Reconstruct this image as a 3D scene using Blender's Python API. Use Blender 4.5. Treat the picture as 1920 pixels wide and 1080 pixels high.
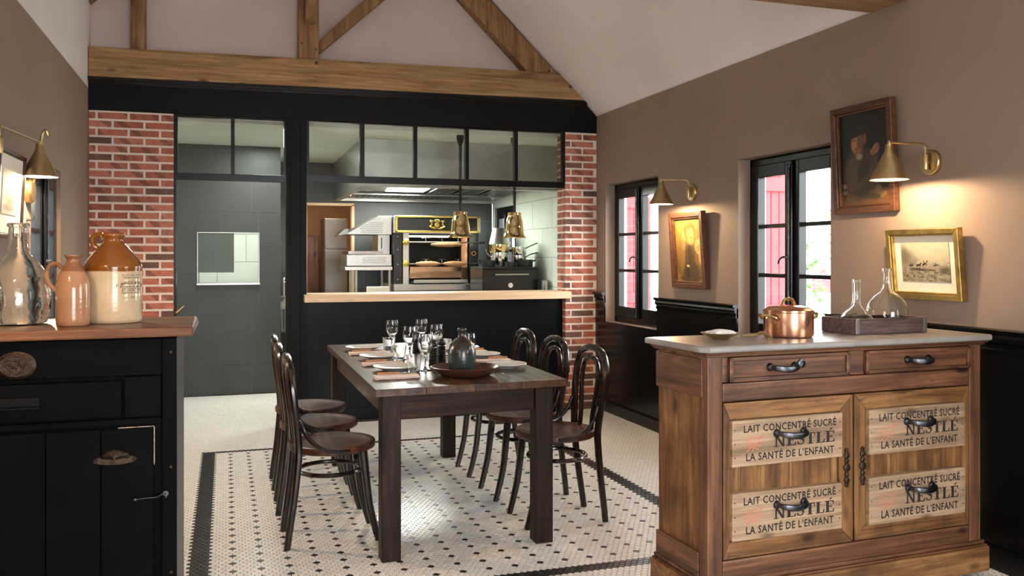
import bpy, bmesh, math, random
from mathutils import Vector, Matrix, Euler
import numpy as np

# ------------------------------------------------------------------ camera, world, big lights, exposure
for o in list(bpy.data.objects):
    bpy.data.objects.remove(o)
SC = bpy.context.scene
COL = SC.collection
PI = math.pi
R = math.radians
random.seed(7)

cam_d = bpy.data.cameras.new('camera')
cam_d.sensor_fit = 'HORIZONTAL'; cam_d.sensor_width = 36.0
cam_d.lens = 1635.0 / 1920.0 * 36.0
cam_d.shift_y = -(540.0 - 482.0) / 1920.0
cam_d.clip_start = 0.05; cam_d.clip_end = 200
cam = bpy.data.objects.new('camera', cam_d); COL.objects.link(cam)
YAW = math.atan(536 / 1635.0)
cam.location = (0, 0, 1.36)
cam.rotation_euler = (R(90), 0, -YAW)
SC.camera = cam

vs = SC.view_settings
vs.view_transform = 'Standard'; vs.look = 'None'; vs.gamma = 1.0; vs.use_curve_mapping = False
vs.exposure = 0.58

world = bpy.data.worlds.new('sky'); SC.world = world
world.use_nodes = True
wn = world.node_tree.nodes; wl = world.node_tree.links
bg = wn['Background']
bg.inputs['Color'].default_value = (0.92, 0.955, 1.0, 1)
bg.inputs['Strength'].default_value = 12.0

def area_light(name, loc, rot, sx, sy, power, color, spread=180):
    d = bpy.data.lights.new(name, 'AREA'); d.shape = 'RECTANGLE'; d.size = sx; d.size_y = sy
    d.energy = power; d.color = color; d.spread = R(spread)
    o = bpy.data.objects.new(name, d); COL.objects.link(o)
    o.location = loc; o.rotation_euler = rot
    return o
# sky light comes in through portals at the windows; unseen openings beside and behind the camera are added for it
def portal(loc, rot, sx, sy): area_light('window_portal', loc, rot, sx, sy, 1, (1, 1, 1)).data.cycles.is_portal = True
for yy, ww, zz, hh in ((6.60, 0.95, 1.4, 1.2), (4.52, 0.90, 1.4, 1.2), (0.95, 1.5, 1.45, 1.4)):
    portal((3.41, yy, zz), (R(90), 0, R(90)), ww, hh)
portal((-1.11, 5.69, 1.375), (R(90), 0, R(-90)), 0.86, 1.05)
portal((-1.11, 0.5, 1.45), (R(90), 0, R(-90)), 1.2, 1.4)
portal((1.2, -3.76, 1.15), (R(90), 0, 0), 2.6, 2.3)
# tube lights of the kitchen, and a fill light added to brighten the passage behind the dark tiled wall
area_light('kitchen_tubes', (0.35, 8.2, 2.44), (0, 0, 0), 0.25, 1.2, 22, (0.97, 1.0, 0.92))
area_light('passage_fill', (0.0, 9.5, 2.44), (0, 0, 0), 1.2, 0.2, 16, (0.95, 1.0, 0.9))

# ------------------------------------------------------------------ helpers
def catmull(pts, n=8, closed=False):
    P = [Vector(p) for p in pts]; out = []
    m = len(P)
    rng = range(m) if closed else range(m - 1)
    for i in rng:
        if closed:
            p0, p1, p2, p3 = P[(i - 1) % m], P[i], P[(i + 1) % m], P[(i + 2) % m]
        else:
            p1, p2 = P[i], P[i + 1]
            p0 = P[i - 1] if i > 0 else p1 * 2 - p2
            p3 = P[i + 2] if i + 2 < m else p2 * 2 - p1
        for k in range(n):
            t = k / n
            out.append(0.5 * ((2 * p1) + (p2 - p0) * t + (2 * p0 - 5 * p1 + 4 * p2 - p3) * t * t + (3 * p1 - p0 - 3 * p2 + p3) * t ** 3))
    if not closed:
        out.append(P[-1])
    return out

class MB:
    def __init__(s):
        s.v = []; s.f = []
    def add(s, vs, fs):
        n = len(s.v); s.v += [tuple(v) for v in vs]; s.f += [tuple(i + n for i in f) for f in fs]; return s
    def box(s, x0, x1, y0, y1, z0, z1):
        return s.add([(x0, y0, z0), (x1, y0, z0), (x1, y1, z0), (x0, y1, z0), (x0, y0, z1), (x1, y0, z1), (x1, y1, z1), (x0, y1, z1)],
                     [(0, 3, 2, 1), (4, 5, 6, 7), (0, 1, 5, 4), (1, 2, 6, 5), (2, 3, 7, 6), (3, 0, 4, 7)])
    def hexa(s, b, t):
        return s.add(list(b) + list(t), [(0, 3, 2, 1), (4, 5, 6, 7), (0, 1, 5, 4), (1, 2, 6, 5), (2, 3, 7, 6), (3, 0, 4, 7)])
    def beam(s, a, b, w, h, up=(0, 0, 1)):
        a = Vector(a); b = Vector(b); d = (b - a).normalized(); up = Vector(up)
        x = d.cross(up)
        if x.length < 1e-4: x = d.cross(Vector((0, 1, 0)))
        x.normalize(); y = x.cross(d).normalized()
        q = [(-1, -1), (1, -1), (1, 1), (-1, 1)]
        return s.hexa([a + x * (w / 2 * i) + y * (h / 2 * j) for i, j in q], [b + x * (w / 2 * i) + y * (h / 2 * j) for i, j in q])
    def prism(s, poly, y0, y1, ax='y'):
        n = len(poly)
        def mk(p, t):
            if ax == 'y': return (p[0], t, p[1])
            if ax == 'x': return (t, p[0], p[1])
            return (p[0], p[1], t)
        vs = [mk(p, y0) for p in poly] + [mk(p, y1) for p in poly]
        fs = [tuple(range(n))[::-1], tuple(range(n, 2 * n))] + [(i, (i + 1) % n, n + (i + 1) % n, n + i) for i in range(n)]
        return s.add(vs, fs)
    def lathe(s, prof, n=32, c=(0, 0, 0), ax='z', flute=0, famp=0.0, sx=1.0, sy=1.0, closed=False):
        vs = []; fs = []
        m = len(prof)
        for (r, z) in prof:
            for k in range(n):
                a = 2 * PI * k / n
                rr = r * (1 + famp * math.cos(flute * a)) if flute else r
                x, y = rr * math.cos(a) * sx, rr * math.sin(a) * sy
                if ax == 'z': p = (c[0] + x, c[1] + y, c[2] + z)
                elif ax == 'x': p = (c[0] + z, c[1] + x, c[2] + y)
                else: p = (c[0] + x, c[1] + z, c[2] - y)
                vs.append(p)
        for j in range(m if closed else m - 1):
            j2 = (j + 1) % m
            for k in range(n):
                fs.append((j * n + k, j * n + (k + 1) % n, j2 * n + (k + 1) % n, j2 * n + k))
        if not closed:
            fs.append(tuple(range(n))[::-1]); fs.append(tuple((m - 1) * n + k for k in range(n)))
        return s.add(vs, fs)
    def tube(s, pts, r, n=10, closed=False, rs=None, cap=True):
        P = [Vector(p) for p in pts]; m = len(P)
        T = []
        for i in range(m):
            a = P[i - 1] if (i > 0 or closed) else P[i]
            b = P[(i + 1) % m] if (i < m - 1 or closed) else P[i]
            T.append((b - a).normalized())
        nrm = T[0].orthogonal().normalized(); vs = []; fs = []
        for i in range(m):
            nrm = (nrm - T[i] * nrm.dot(T[i]))
            nrm.normalize(); bi = T[i].cross(nrm)
            rr = rs[i] if rs else r
            for k in range(n):
                a = 2 * PI * k / n
                vs.append(P[i] + nrm * (rr * math.cos(a)) + bi * (rr * math.sin(a)))
        for i in range(m if closed else m - 1):
            j = (i + 1) % m
            for k in range(n):
                fs.append((i * n + k, i * n + (k + 1) % n, j * n + (k + 1) % n, j * n + k))
        if cap and not closed:
            fs.append(tuple(range(n))[::-1]); fs.append(tuple((m - 1) * n + k for k in range(n)))
        return s.add(vs, fs)
    def sphere(s, c, r, n=16, m=10, sz=1.0):
        prof = [(max(r * math.sin(PI * i / m), 1e-5), -r * sz * math.cos(PI * i / m)) for i in range(m + 1)]
        return s.lathe(prof, n, c)
    def xf(s, M):
        s.v = [tuple(M @ Vector(v)) for v in s.v]; return s
    def mesh(s, name, mat, smooth=35, fix=True):
        me = bpy.data.meshes.new(name)
        me.from_pydata(s.v, [], s.f)
        if fix:
            b = bmesh.new(); b.from_mesh(me); bmesh.ops.recalc_face_normals(b, faces=b.faces); b.to_mesh(me); b.free()
        if smooth:
            me.polygons.foreach_set('use_smooth', [True] * len(me.polygons))
            me.set_sharp_from_angle(angle=R(smooth))
        if mat: me.materials.append(mat)
        return me
    def build(s, name, mat, parent=None, smooth=35, bevel=0, label=None, fix=True):
        o = bpy.data.objects.new(name, s.mesh(name, mat, smooth, fix)); COL.objects.link(o)
        if parent: o.parent = parent
        if bevel:
            m = o.modifiers.new('bevel', 'BEVEL'); m.width = bevel; m.segments = 2; m.limit_method = 'ANGLE'; m.angle_limit = R(40)
        if label: o['label'] = label
        return o

def tag(o, label, cat, group=None):
    o['label'] = label; o['category'] = cat
    if group: o['group'] = group
    return o
def thing(name, label, cat, loc=(0, 0, 0), rz=0, group=None):
    o = bpy.data.objects.new(name, None); COL.objects.link(o)
    o.empty_display_size = 0.1
    o.location = loc; o.rotation_euler = (0, 0, rz)
    return tag(o, label, cat, group)
def struct(o, label=None):
    o['kind'] = 'structure'
    if label: o['label'] = label
    return o
def copy_tree(o, parent=None):
    c = o.copy(); COL.objects.link(c); c.parent = parent
    for ch in o.children: copy_tree(ch, c)
    return c

# ------------------------------------------------------------------ materials
def newmat(name):
    m = bpy.data.materials.new(name); m.use_nodes = True
    nt = m.node_tree; b = nt.nodes['Principled BSDF']
    return m, nt, b
def rgba(c): return (c[0], c[1], c[2], 1.0)
def srgb(r, g, b):
    def f(c):
        c /= 255.0
        return c / 12.92 if c <= 0.04045 else ((c + 0.055) / 1.055) ** 2.4
    return (f(r), f(g), f(b))
def coords(nt, kind='Object', scale=(1, 1, 1), rot=(0, 0, 0), rnd=True):
    tc = nt.nodes.new('ShaderNodeTexCoord'); mp = nt.nodes.new('ShaderNodeMapping')
    mp.inputs['Scale'].default_value = scale; mp.inputs['Rotation'].default_value = rot
    nt.links.new(tc.outputs[kind], mp.inputs['Vector'])
    if rnd:
        oi = nt.nodes.new('ShaderNodeObjectInfo'); mu = nt.nodes.new('ShaderNodeMath'); mu.operation = 'MULTIPLY'; mu.inputs[1].default_value = 37.0
        nt.links.new(oi.outputs['Random'], mu.inputs[0])
        cx = nt.nodes.new('ShaderNodeCombineXYZ')
        for i in range(3): nt.links.new(mu.outputs[0], cx.inputs[i])
        nt.links.new(cx.outputs[0], mp.inputs['Location'])
    return mp.outputs['Vector']
def noise(nt, vec, scale, detail=4, rough=0.55, dist=0.0):
    n = nt.nodes.new('ShaderNodeTexNoise'); n.inputs['Scale'].default_value = scale
    n.inputs['Detail'].default_value = detail; n.inputs['Roughness'].default_value = rough; n.inputs['Distortion'].default_value = dist
    nt.links.new(vec, n.inputs['Vector']); return n.outputs['Fac']
def ramp(nt, fac, stops):
    r = nt.nodes.new('ShaderNodeValToRGB'); e = r.color_ramp.elements
    while len(e) < len(stops): e.new(0.5)
    for el, (p, c) in zip(e, stops):
        el.position = p; el.color = rgba(c) if len(c) == 3 else c
    nt.links.new(fac, r.inputs['Fac']); return r.outputs['Color']
def mix(nt, fac, a, b, mode='MIX'):
    m = nt.nodes.new('ShaderNodeMix'); m.data_type = 'RGBA'; m.blend_type = mode
    for sock, v in ((m.inputs[0], fac), (m.inputs[6], a), (m.inputs[7], b)):
        if isinstance(v, (int, float)): sock.default_value = v
        elif isinstance(v, tuple): sock.default_value = rgba(v)
        else: nt.links.new(v, sock)
    return m.outputs[2]
def maprange(nt, v, a, b, c=0.0, d=1.0):
    m = nt.nodes.new('ShaderNodeMapRange'); m.inputs[1].default_value = a; m.inputs[2].default_value = b
    m.inputs[3].default_value = c; m.inputs[4].default_value = d; nt.links.new(v, m.inputs[0]); return m.outputs[0]
def bump(nt, b, h, strength=0.2, dist=0.01):
    n = nt.nodes.new('ShaderNodeBump'); n.inputs['Strength'].default_value = strength; n.inputs['Distance'].default_value = dist
    nt.links.new(h, n.inputs['Height']); nt.links.new(n.outputs[0], b.inputs['Normal'])

def plain(name, col, rough=0.5, metal=0.0, var=0.0, vscale=6.0, bmp=0.0, spec=0.5, coat=0.0, bscale=None):
    m, nt, b = newmat(name)
    b.inputs['Roughness'].default_value = rough; b.inputs['Metallic'].default_value = metal
    b.inputs['Specular IOR Level'].default_value = spec; b.inputs['Coat Weight'].default_value = coat
    b.inputs['Base Color'].default_value = rgba(col)
    if var or bmp:
        v = coords(nt); n = noise(nt, v, vscale, 5)
        if var:
            lo = tuple(c * (1 - var) for c in col); hi = tuple(min(1, c * (1 + var)) for c in col)
            nt.links.new(ramp(nt, n, [(0.3, lo), (0.7, hi)]), b.inputs['Base Color'])
        if bmp:
            bump(nt, b, noise(nt, v, bscale or vscale * 4, 4), bmp, 0.004)
    return m
def emit(name, col, s):
    m, nt, b = newmat(name)
    b.inputs['Base Color'].default_value = rgba(col)
    b.inputs['Emission Color'].default_value = rgba(col); b.inputs['Emission Strength'].default_value = s
    return m
def wood(name, dark, mid, light, axis='x', scale=1.0, rough=0.5, knots=0.6, grime=0.35, bmp=0.2, coat=0.0, spec=0.4):
    m, nt, b = newmat(name)
    i = 'xyz'.index(axis)
    s1 = [9.0, 9.0, 9.0]; s1[i] = 0.75
    s2 = [70.0, 70.0, 70.0]; s2[i] = 2.2
    v = coords(nt, scale=(scale,) * 3)
    def sc(vec, s):
        mp = nt.nodes.new('ShaderNodeVectorMath'); mp.operation = 'MULTIPLY'; mp.inputs[1].default_value = s
        nt.links.new(vec, mp.inputs[0]); return mp.outputs[0]
    n1 = noise(nt, sc(v, s1), 1.6, 6, 0.6, 1.1)
    n2 = noise(nt, sc(v, s2), 1.0, 4, 0.6, 0.3)
    col = ramp(nt, n1, [(0.26, dark), (0.46, mid), (0.72, light)])
    col = mix(nt, maprange(nt, n2, 0.38, 0.66, 0.0, 0.55), col, dark, 'MIX')
    if knots:
        vo = nt.nodes.new('ShaderNodeTexVoronoi'); vo.inputs['Scale'].default_value = 1.0
        s3 = [7.0, 7.0, 7.0]; s3[i] = 3.2
        nt.links.new(sc(v, s3), vo.inputs['Vector'])
        k = maprange(nt, vo.outputs['Distance'], 0.05, 0.17, knots, 0.0)
        col = mix(nt, k, col, tuple(c * 0.25 for c in dark))
    g = noise(nt, v, 2.3, 6, 0.65)
    col = mix(nt, maprange(nt, g, 0.5, 0.72, 0.0, grime), col, tuple(c * 0.3 for c in dark))
    if knots:
        g2 = noise(nt, sc(v, tuple(30.0 if q != i else 7.0 for q in range(3))), 1.0, 5, 0.7)
        col = mix(nt, maprange(nt, g2, 0.60, 0.70, 0.0, 0.8 * grime), col, tuple(c * 0.18 for c in dark))
    nt.links.new(col, b.inputs['Base Color'])
    nt.links.new(maprange(nt, n1, 0.2, 0.8, min(1, rough + 0.12), max(0.05, rough - 0.1)), b.inputs['Roughness'])
    b.inputs['Coat Weight'].default_value = coat; b.inputs['Coat Roughness'].default_value = 0.15
    b.inputs['Specular IOR Level'].default_value = spec
    bump(nt, b, n2, bmp, 0.002)
    return m
def glass(name, col=(1, 1, 1), rough=0.0, ior=1.45, bmp=0.0):
    m, nt, b = newmat(name)
    b.inputs['Base Color'].default_value = rgba(col); b.inputs['Transmission Weight'].default_value = 1.0
    b.inputs['Roughness'].default_value = rough; b.inputs['IOR'].default_value = ior
    if bmp: bump(nt, b, noise(nt, coords(nt), 14, 2), bmp, 0.01)
    return m
def pane_mat(name, tint=(0.95, 0.97, 0.96), refl=1.0):
    m = bpy.data.materials.new(name); m.use_nodes = True; nt = m.node_tree; nt.nodes.clear()
    out = nt.nodes.new('ShaderNodeOutputMaterial'); t = nt.nodes.new('ShaderNodeBsdfTransparent'); g = nt.nodes.new('ShaderNodeBsdfGlossy')
    t.inputs['Color'].default_value = rgba(tint); g.inputs['Roughness'].default_value = 0.01
    ge = nt.nodes.new('ShaderNodeNewGeometry'); dt = nt.nodes.new('ShaderNodeVectorMath'); dt.operation = 'DOT_PRODUCT'
    nt.links.new(ge.outputs['Incoming'], dt.inputs[0]); nt.links.new(ge.outputs['Normal'], dt.inputs[1])
    def mth(op, x, y=0.0):
        q = nt.nodes.new('ShaderNodeMath'); q.operation = op
        if isinstance(x, float): q.inputs[0].default_value = x
        else: nt.links.new(x, q.inputs[0])
        q.inputs[1].default_value = y; return q
    ab = mth('ABSOLUTE', dt.outputs['Value']); su = nt.nodes.new('ShaderNodeMath'); su.operation = 'SUBTRACT'; su.inputs[0].default_value = 1.0; nt.links.new(ab.outputs[0], su.inputs[1])
    pw = mth('POWER', su.outputs[0], 5.0); m1 = mth('MULTIPLY', pw.outputs[0], 0.96 * refl); mu = mth('ADD', m1.outputs[0], 0.04 * refl)
    ms = nt.nodes.new('ShaderNodeMixShader'); nt.links.new(mu.outputs[0], ms.inputs[0]); nt.links.new(t.outputs[0], ms.inputs[1]); nt.links.new(g.outputs[0], ms.inputs[2])
    nt.links.new(ms.outputs[0], out.inputs['Surface'])
    return m
def paint_mat(name, base, blobs, nscale=18, namp=0.35, rough=0.45, tint=None):
    # a painted or printed picture: soft ellipses laid over each other, in the picture's own width and height (0..1)
    m, nt, b = newmat(name)
    tc = nt.nodes.new('ShaderNodeTexCoord'); sp = nt.nodes.new('ShaderNodeSeparateXYZ'); cb = nt.nodes.new('ShaderNodeCombineXYZ')
    nt.links.new(tc.outputs['Generated'], sp.inputs[0]); nt.links.new(sp.outputs[0], cb.inputs[0]); nt.links.new(sp.outputs[2], cb.inputs[1])
    v0 = cb.outputs[0]
    nz = nt.nodes.new('ShaderNodeTexNoise'); nz.inputs['Scale'].default_value = 9; nz.inputs['Detail'].default_value = 3
    nt.links.new(v0, nz.inputs['Vector'])
    ws = nt.nodes.new('ShaderNodeVectorMath'); ws.operation = 'MULTIPLY_ADD'; ws.inputs[1].default_value = (0.022, 0.022, 0); ws.inputs[2].default_value = (-0.011, -0.011, 0)
    nt.links.new(nz.outputs['Color'], ws.inputs[0])
    ad = nt.nodes.new('ShaderNodeVectorMath'); ad.operation = 'ADD'; nt.links.new(v0, ad.inputs[0]); nt.links.new(ws.outputs[0], ad.inputs[1])
    v = ad.outputs[0]
    if callable(base): col = base(nt, v)
    else:
        rg = nt.nodes.new('ShaderNodeRGB'); rg.outputs[0].default_value = rgba(base); col = rg.outputs[0]
    for (cx, cy, rx, ry, rot, c, soft) in blobs:
        mp = nt.nodes.new('ShaderNodeMapping'); mp.vector_type = 'TEXTURE'
        mp.inputs['Location'].default_value = (cx, cy, 0); mp.inputs['Rotation'].default_value = (0, 0, R(rot)); mp.inputs['Scale'].default_value = (rx, ry, 1)
        nt.links.new(v, mp.inputs['Vector'])
        ln = nt.nodes.new('ShaderNodeVectorMath'); ln.operation = 'LENGTH'; nt.links.new(mp.outputs[0], ln.inputs[0])
        fac = maprange(nt, ln.outputs['Value'], 1 - soft, 1 + soft, 1.0, 0.0)
        col = mix(nt, fac, col, c)
    n = noise(nt, v0, nscale, 5, 0.6)
    col = mix(nt, namp, col, ramp(nt, n, [(0.3, (0.25, 0.25, 0.25)), (0.7, (1, 1, 1))]), 'MULTIPLY')
    nt.links.new(col, b.inputs['Base Color']); b.inputs['Roughness'].default_value = rough
    return m
# ------------------------------------------------------------------ the materials in use
XL, XR, YB, EAVE = -0.995, 3.20, 7.29, 2.645
MT = {}
def wall_paint(name, col):
    m, nt, b = newmat(name)
    v = coords(nt, rnd=False); n = noise(nt, v, 1.3, 4)
    nt.links.new(ramp(nt, n, [(0.3, tuple(c * 0.94 for c in col)), (0.7, tuple(c * 1.05 for c in col))]), b.inputs['Base Color'])
    b.inputs['Roughness'].default_value = 0.75; b.inputs['Specular IOR Level'].default_value = 0.25
    bump(nt, b, noise(nt, v, 160, 3), 0.06, 0.002); return m
MT['taupe'] = wall_paint('taupe_wall_paint', srgb(152, 131, 118))
MT['gable'] = wall_paint('gable_paint', srgb(212, 196, 190))
MT['white'] = wall_paint('white_ceiling_paint', srgb(238, 232, 230))
MT['black'] = plain('black_satin_paint', (0.004, 0.004, 0.0045), 0.24, var=0.3, vscale=3, bmp=0.05, spec=0.3)
MT['black_matt'] = plain('black_matt_paint', (0.003, 0.003, 0.0034), 0.5, var=0.4, vscale=4, bmp=0.08, spec=0.15)
MT['panel'] = plain('black_blue_panel_paint', (0.003, 0.0036, 0.0048), 0.35, var=0.25, vscale=3, bmp=0.05, spec=0.12)
def counter_paint():
    m, nt, b = newmat('worn_black_paint')
    v = coords(nt); g = noise(nt, v, 5, 6, 0.65)
    s = nt.nodes.new('ShaderNodeVectorMath'); s.operation = 'MULTIPLY'; s.inputs[1].default_value = (60, 60, 3); nt.links.new(v, s.inputs[0])
    n2 = noise(nt, s.outputs[0], 1.0, 4)
    col = ramp(nt, g, [(0.3, (0.0018, 0.0018, 0.002)), (0.66, (0.0035, 0.0035, 0.004)), (0.8, (0.010, 0.0095, 0.010))])
    nt.links.new(col, b.inputs['Base Color']); b.inputs['Roughness'].default_value = 0.5; b.inputs['Specular IOR Level'].default_value = 0.04
    bump(nt, b, n2, 0.15, 0.003); return m
MT['worn_black'] = counter_paint()
MT['chip_gaplight'] = plain('chipped_edge_gap_light', (0.45, 0.36, 0.30), 0.8, var=0.6, vscale=40)
MT['grout'] = plain('dark_floor_grout', (0.035, 0.03, 0.027), 0.9, var=0.3, vscale=30)
MT['slab'] = plain('pale_floor', (0.55, 0.51, 0.46), 0.4, var=0.1)
def tile_mat(name, lo, hi, rough, island=True):
    m, nt, b = newmat(name)
    g = nt.nodes.new('ShaderNodeNewGeometry'); oi = nt.nodes.new('ShaderNodeObjectInfo')
    src = g.outputs['Random Per Island'] if island else oi.outputs['Random']
    nt.links.new(ramp(nt, src, [(0.0, lo), (1.0, hi)]), b.inputs['Base Color'])
    b.inputs['Roughness'].default_value = rough
    bump(nt, b, noise(nt, coords(nt, rnd=False), 55, 3), 0.12, 0.004)
    return m
MT['tile_w'] = tile_mat('white_hexagon_tile', (0.82, 0.79, 0.74), (0.92, 0.89, 0.85), 0.28)
MT['tile_k'] = tile_mat('black_hexagon_tile', (0.016, 0.015, 0.015), (0.040, 0.037, 0.035), 0.28)
MT['tile_w1'] = tile_mat('white_hexagon_tile_single', (0.82, 0.79, 0.74), (0.92, 0.89, 0.85), 0.28, False)
MT['tile_k1'] = tile_mat('black_hexagon_tile_single', (0.016, 0.015, 0.015), (0.040, 0.037, 0.035), 0.28, False)
MT['mortar'] = plain('pale_lime_mortar', srgb(230, 216, 204), 0.95, var=0.08, vscale=25, bmp=0.5)
def brick_mat():
    m, nt, b = newmat('red_brick')
    oi = nt.nodes.new('ShaderNodeObjectInfo')
    base = ramp(nt, oi.outputs['Random'], [(0.0, srgb(160, 93, 74)), (0.45, srgb(190, 114, 92)), (0.84, srgb(202, 132, 112)), (0.88, srgb(138, 98, 86)), (1.0, srgb(104, 78, 70))])
    v = coords(nt)
    n = noise(nt, v, 26, 6, 0.7)
    col = mix(nt, 0.75, base, ramp(nt, n, [(0.3, (0.55, 0.5, 0.5)), (0.7, (1.15, 1.1, 1.05))]), 'MULTIPLY')
    w = nt.nodes.new('ShaderNodeTexWave'); w.wave_type = 'BANDS'; w.bands_direction = 'DIAGONAL'; w.inputs['Scale'].default_value = 2.6; w.inputs['Distortion'].default_value = 1.2; w.inputs['Detail'].default_value = 2
    nt.links.new(v, w.inputs['Vector'])
    mk = maprange(nt, w.outputs['Fac'], 0.80, 0.92, 0.0, 0.55)
    col = mix(nt, mk, col, srgb(84, 62, 56))
    nt.links.new(col, b.inputs['Base Color']); b.inputs['Roughness'].default_value = 0.85
    bump(nt, b, n, 0.5, 0.004); return m
MT['brick'] = brick_mat()
MT['beam_x'] = wood('sawn_oak_x', srgb(112, 82, 55), srgb(166, 128, 88), srgb(196, 158, 114), 'x', 1.0, 0.85, 0.75, 0.35, 0.5)
MT['beam_z'] = wood('sawn_oak_z', srgb(100, 72, 47), srgb(152, 114, 76), srgb(184, 144, 100), 'z', 1.0, 0.85, 0.75, 0.35, 0.5)
MT['table_x'] = wood('dark_table_x', srgb(15, 8, 4), srgb(42, 23, 12), srgb(66, 38, 21), 'x', 1.3, 0.5, 0.3, 0.4, 0.25, 0.0, 0.2)
MT['table_y'] = wood('dark_table_y', srgb(32, 19, 12), srgb(72, 46, 30), srgb(110, 75, 48), 'y', 1.3, 0.36, 0.3, 0.45, 0.25, 0.2)
MT['table_z'] = wood('dark_table_z', srgb(14, 7, 3), srgb(40, 22, 11), srgb(62, 35, 19), 'z', 1.3, 0.5, 0.3, 0.4, 0.25, 0.0, 0.2)
MT['bent'] = wood('bentwood', srgb(11, 6, 4), srgb(27, 14, 9), srgb(54, 28, 17), 'z', 1.6, 0.25, 0.0, 0.3, 0.08, 0.5)
MT['seat'] = wood('seat_veneer', srgb(34, 17, 10), srgb(80, 43, 26), srgb(124, 76, 48), 'x', 0.9, 0.38, 0.0, 0.6, 0.08, 0.2)
pine = (srgb(66, 40, 19), srgb(136, 92, 50), srgb(180, 132, 82))
pined = (srgb(50, 28, 17), srgb(108, 68, 44), srgb(150, 102, 70))
MT['pine_x'] = wood('old_pine_x', *pine, 'x', 1.1, 0.5, 0.9, 0.75, 0.4, 0.1)
MT['pine_z'] = wood('old_pine_z', *pine, 'z', 1.1, 0.5, 0.9, 0.75, 0.4, 0.1)
MT['pined_x'] = wood('brown_pine_x', *pined, 'x', 1.1, 0.45, 0.9, 0.75, 0.4, 0.15)
MT['pined_z'] = wood('brown_pine_z', *pined, 'z', 1.1, 0.45, 0.9, 0.75, 0.4, 0.15)
MT['pined_y'] = wood('brown_pine_y', *pined, 'y', 1.1, 0.45, 0.9, 0.75, 0.4, 0.15)
MT['crate'] = wood('crate_wood', srgb(118, 92, 68), srgb(176, 145, 114), srgb(200, 170, 138), 'x', 1.2, 0.6, 0.7, 0.3, 0.25)
MT['traywood'] = wood('dark_crate_wood', srgb(50, 36, 34), srgb(100, 78, 74), srgb(134, 108, 102), 'x', 2.0, 0.6, 0.4, 0.4, 0.4)
MT['bowlwood'] = wood('dough_bowl_wood', srgb(40, 22, 15), srgb(84, 50, 36), srgb(122, 80, 60), 'x', 2.0, 0.4, 0.2, 0.4, 0.2, 0.2)
MT['slabtop'] = wood('counter_slab_wood', srgb(60, 34, 22), srgb(118, 74, 48), srgb(152, 102, 68), 'x', 1.2, 0.42, 0.4, 0.5, 0.4, 0.1)
MT['sill'] = wood('pale_beech', srgb(196, 160, 124), srgb(222, 190, 156), srgb(234, 206, 174), 'x', 0.8, 0.5, 0.2, 0.1, 0.1)
MT['stone'] = plain('grey_stone_top', srgb(146, 140, 134), 0.30, var=0.2, vscale=9, bmp=0.12, coat=0.2)
MT['brass'] = plain('aged_brass', (0.50, 0.365, 0.18), 0.34, 1.0, var=0.2, vscale=14)
MT['brass_b'] = plain('polished_brass', (0.80, 0.62, 0.30), 0.10, 1.0)
MT['bronze'] = plain('dark_bronze', (0.065, 0.046, 0.032), 0.42, 1.0, var=0.5, vscale=60, bmp=0.6)
MT['iron'] = plain('black_iron', (0.10, 0.10, 0.11), 0.32, 1.0, var=0.4, vscale=30, bmp=0.2)
MT['steel'] = plain('brushed_steel', (0.46, 0.45, 0.42), 0.33, 1.0, var=0.12, vscale=4)
MT['steel_d'] = plain('dull_steel', (0.30, 0.29, 0.27), 0.42, 1.0, var=0.15, vscale=5)
MT['chrome'] = plain('polished_steel', (0.78, 0.78, 0.76), 0.10, 1.0)
MT['copper'] = plain('worn_copper', (0.78, 0.40, 0.25), 0.22, 1.0, var=0.18, vscale=10, bmp=0.05)
MT['copper_in'] = plain('copper_tray', (0.80, 0.47, 0.30), 0.18, 1.0)
MT['enamel'] = plain('white_shade_lining', (0.85, 0.80, 0.72), 0.5)
MT['rubber'] = plain('black_rubber', (0.012, 0.012, 0.012), 0.55)
MT['cast'] = plain('black_cast_iron', (0.012, 0.012, 0.013), 0.45, bmp=0.2, vscale=20)
MT['blackglass'] = plain('black_oven_paint', (0.006, 0.006, 0.006), 0.25)
MT['gold'] = plain('gilt', (0.72, 0.52, 0.14), 0.3, 1.0, var=0.2, vscale=30)
MT['gilt'] = plain('gilded_frame', (0.55, 0.37, 0.12), 0.36, 1.0, var=0.3, vscale=20, bmp=0.1)
MT['frame_x'] = wood('oak_frame', srgb(46, 26, 15), srgb(92, 54, 32), srgb(122, 78, 48), 'x', 3, 0.4, 0.0, 0.3, 0.2, 0.2)
MT['frame_d'] = wood('dark_frame', srgb(28, 14, 9), srgb(58, 30, 18), srgb(90, 50, 30), 'x', 3, 0.35, 0.0, 0.3, 0.2, 0.3)
MT['mat'] = plain('picture_mat_card', srgb(238, 230, 214), 0.8)
MT['glass'] = glass('clear_glass', (1, 1, 1), 0.0, 1.45)
MT['jarglass'] = glass('old_bottle_glass', (0.96, 0.985, 0.96), 0.0, 1.45, 0.25)
MT['pane'] = pane_mat('window_pane')
MT['pane_in'] = pane_mat('partition_pane', (0.92, 0.95, 0.93), 1.3)
MT['china'] = plain('white_china', (0.80, 0.78, 0.76), 0.18, coat=0.3)
MT['linen'] = plain('pink_linen', srgb(240, 218, 206), 0.9, var=0.06, vscale=40, bmp=0.3)
MT['knifewood'] = plain('pale_knife_wood', srgb(190, 132, 88), 0.5, var=0.2, vscale=30)
MT['red'] = plain('red_shutter_paint', srgb(178, 52, 58), 0.6, var=0.1, vscale=10)
MT['ink'] = plain('black_print', (0.018, 0.014, 0.012), 0.8, var=0.5, vscale=60)
MT['inkred'] = plain('faded_red_print', srgb(206, 116, 92), 0.8)
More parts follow.
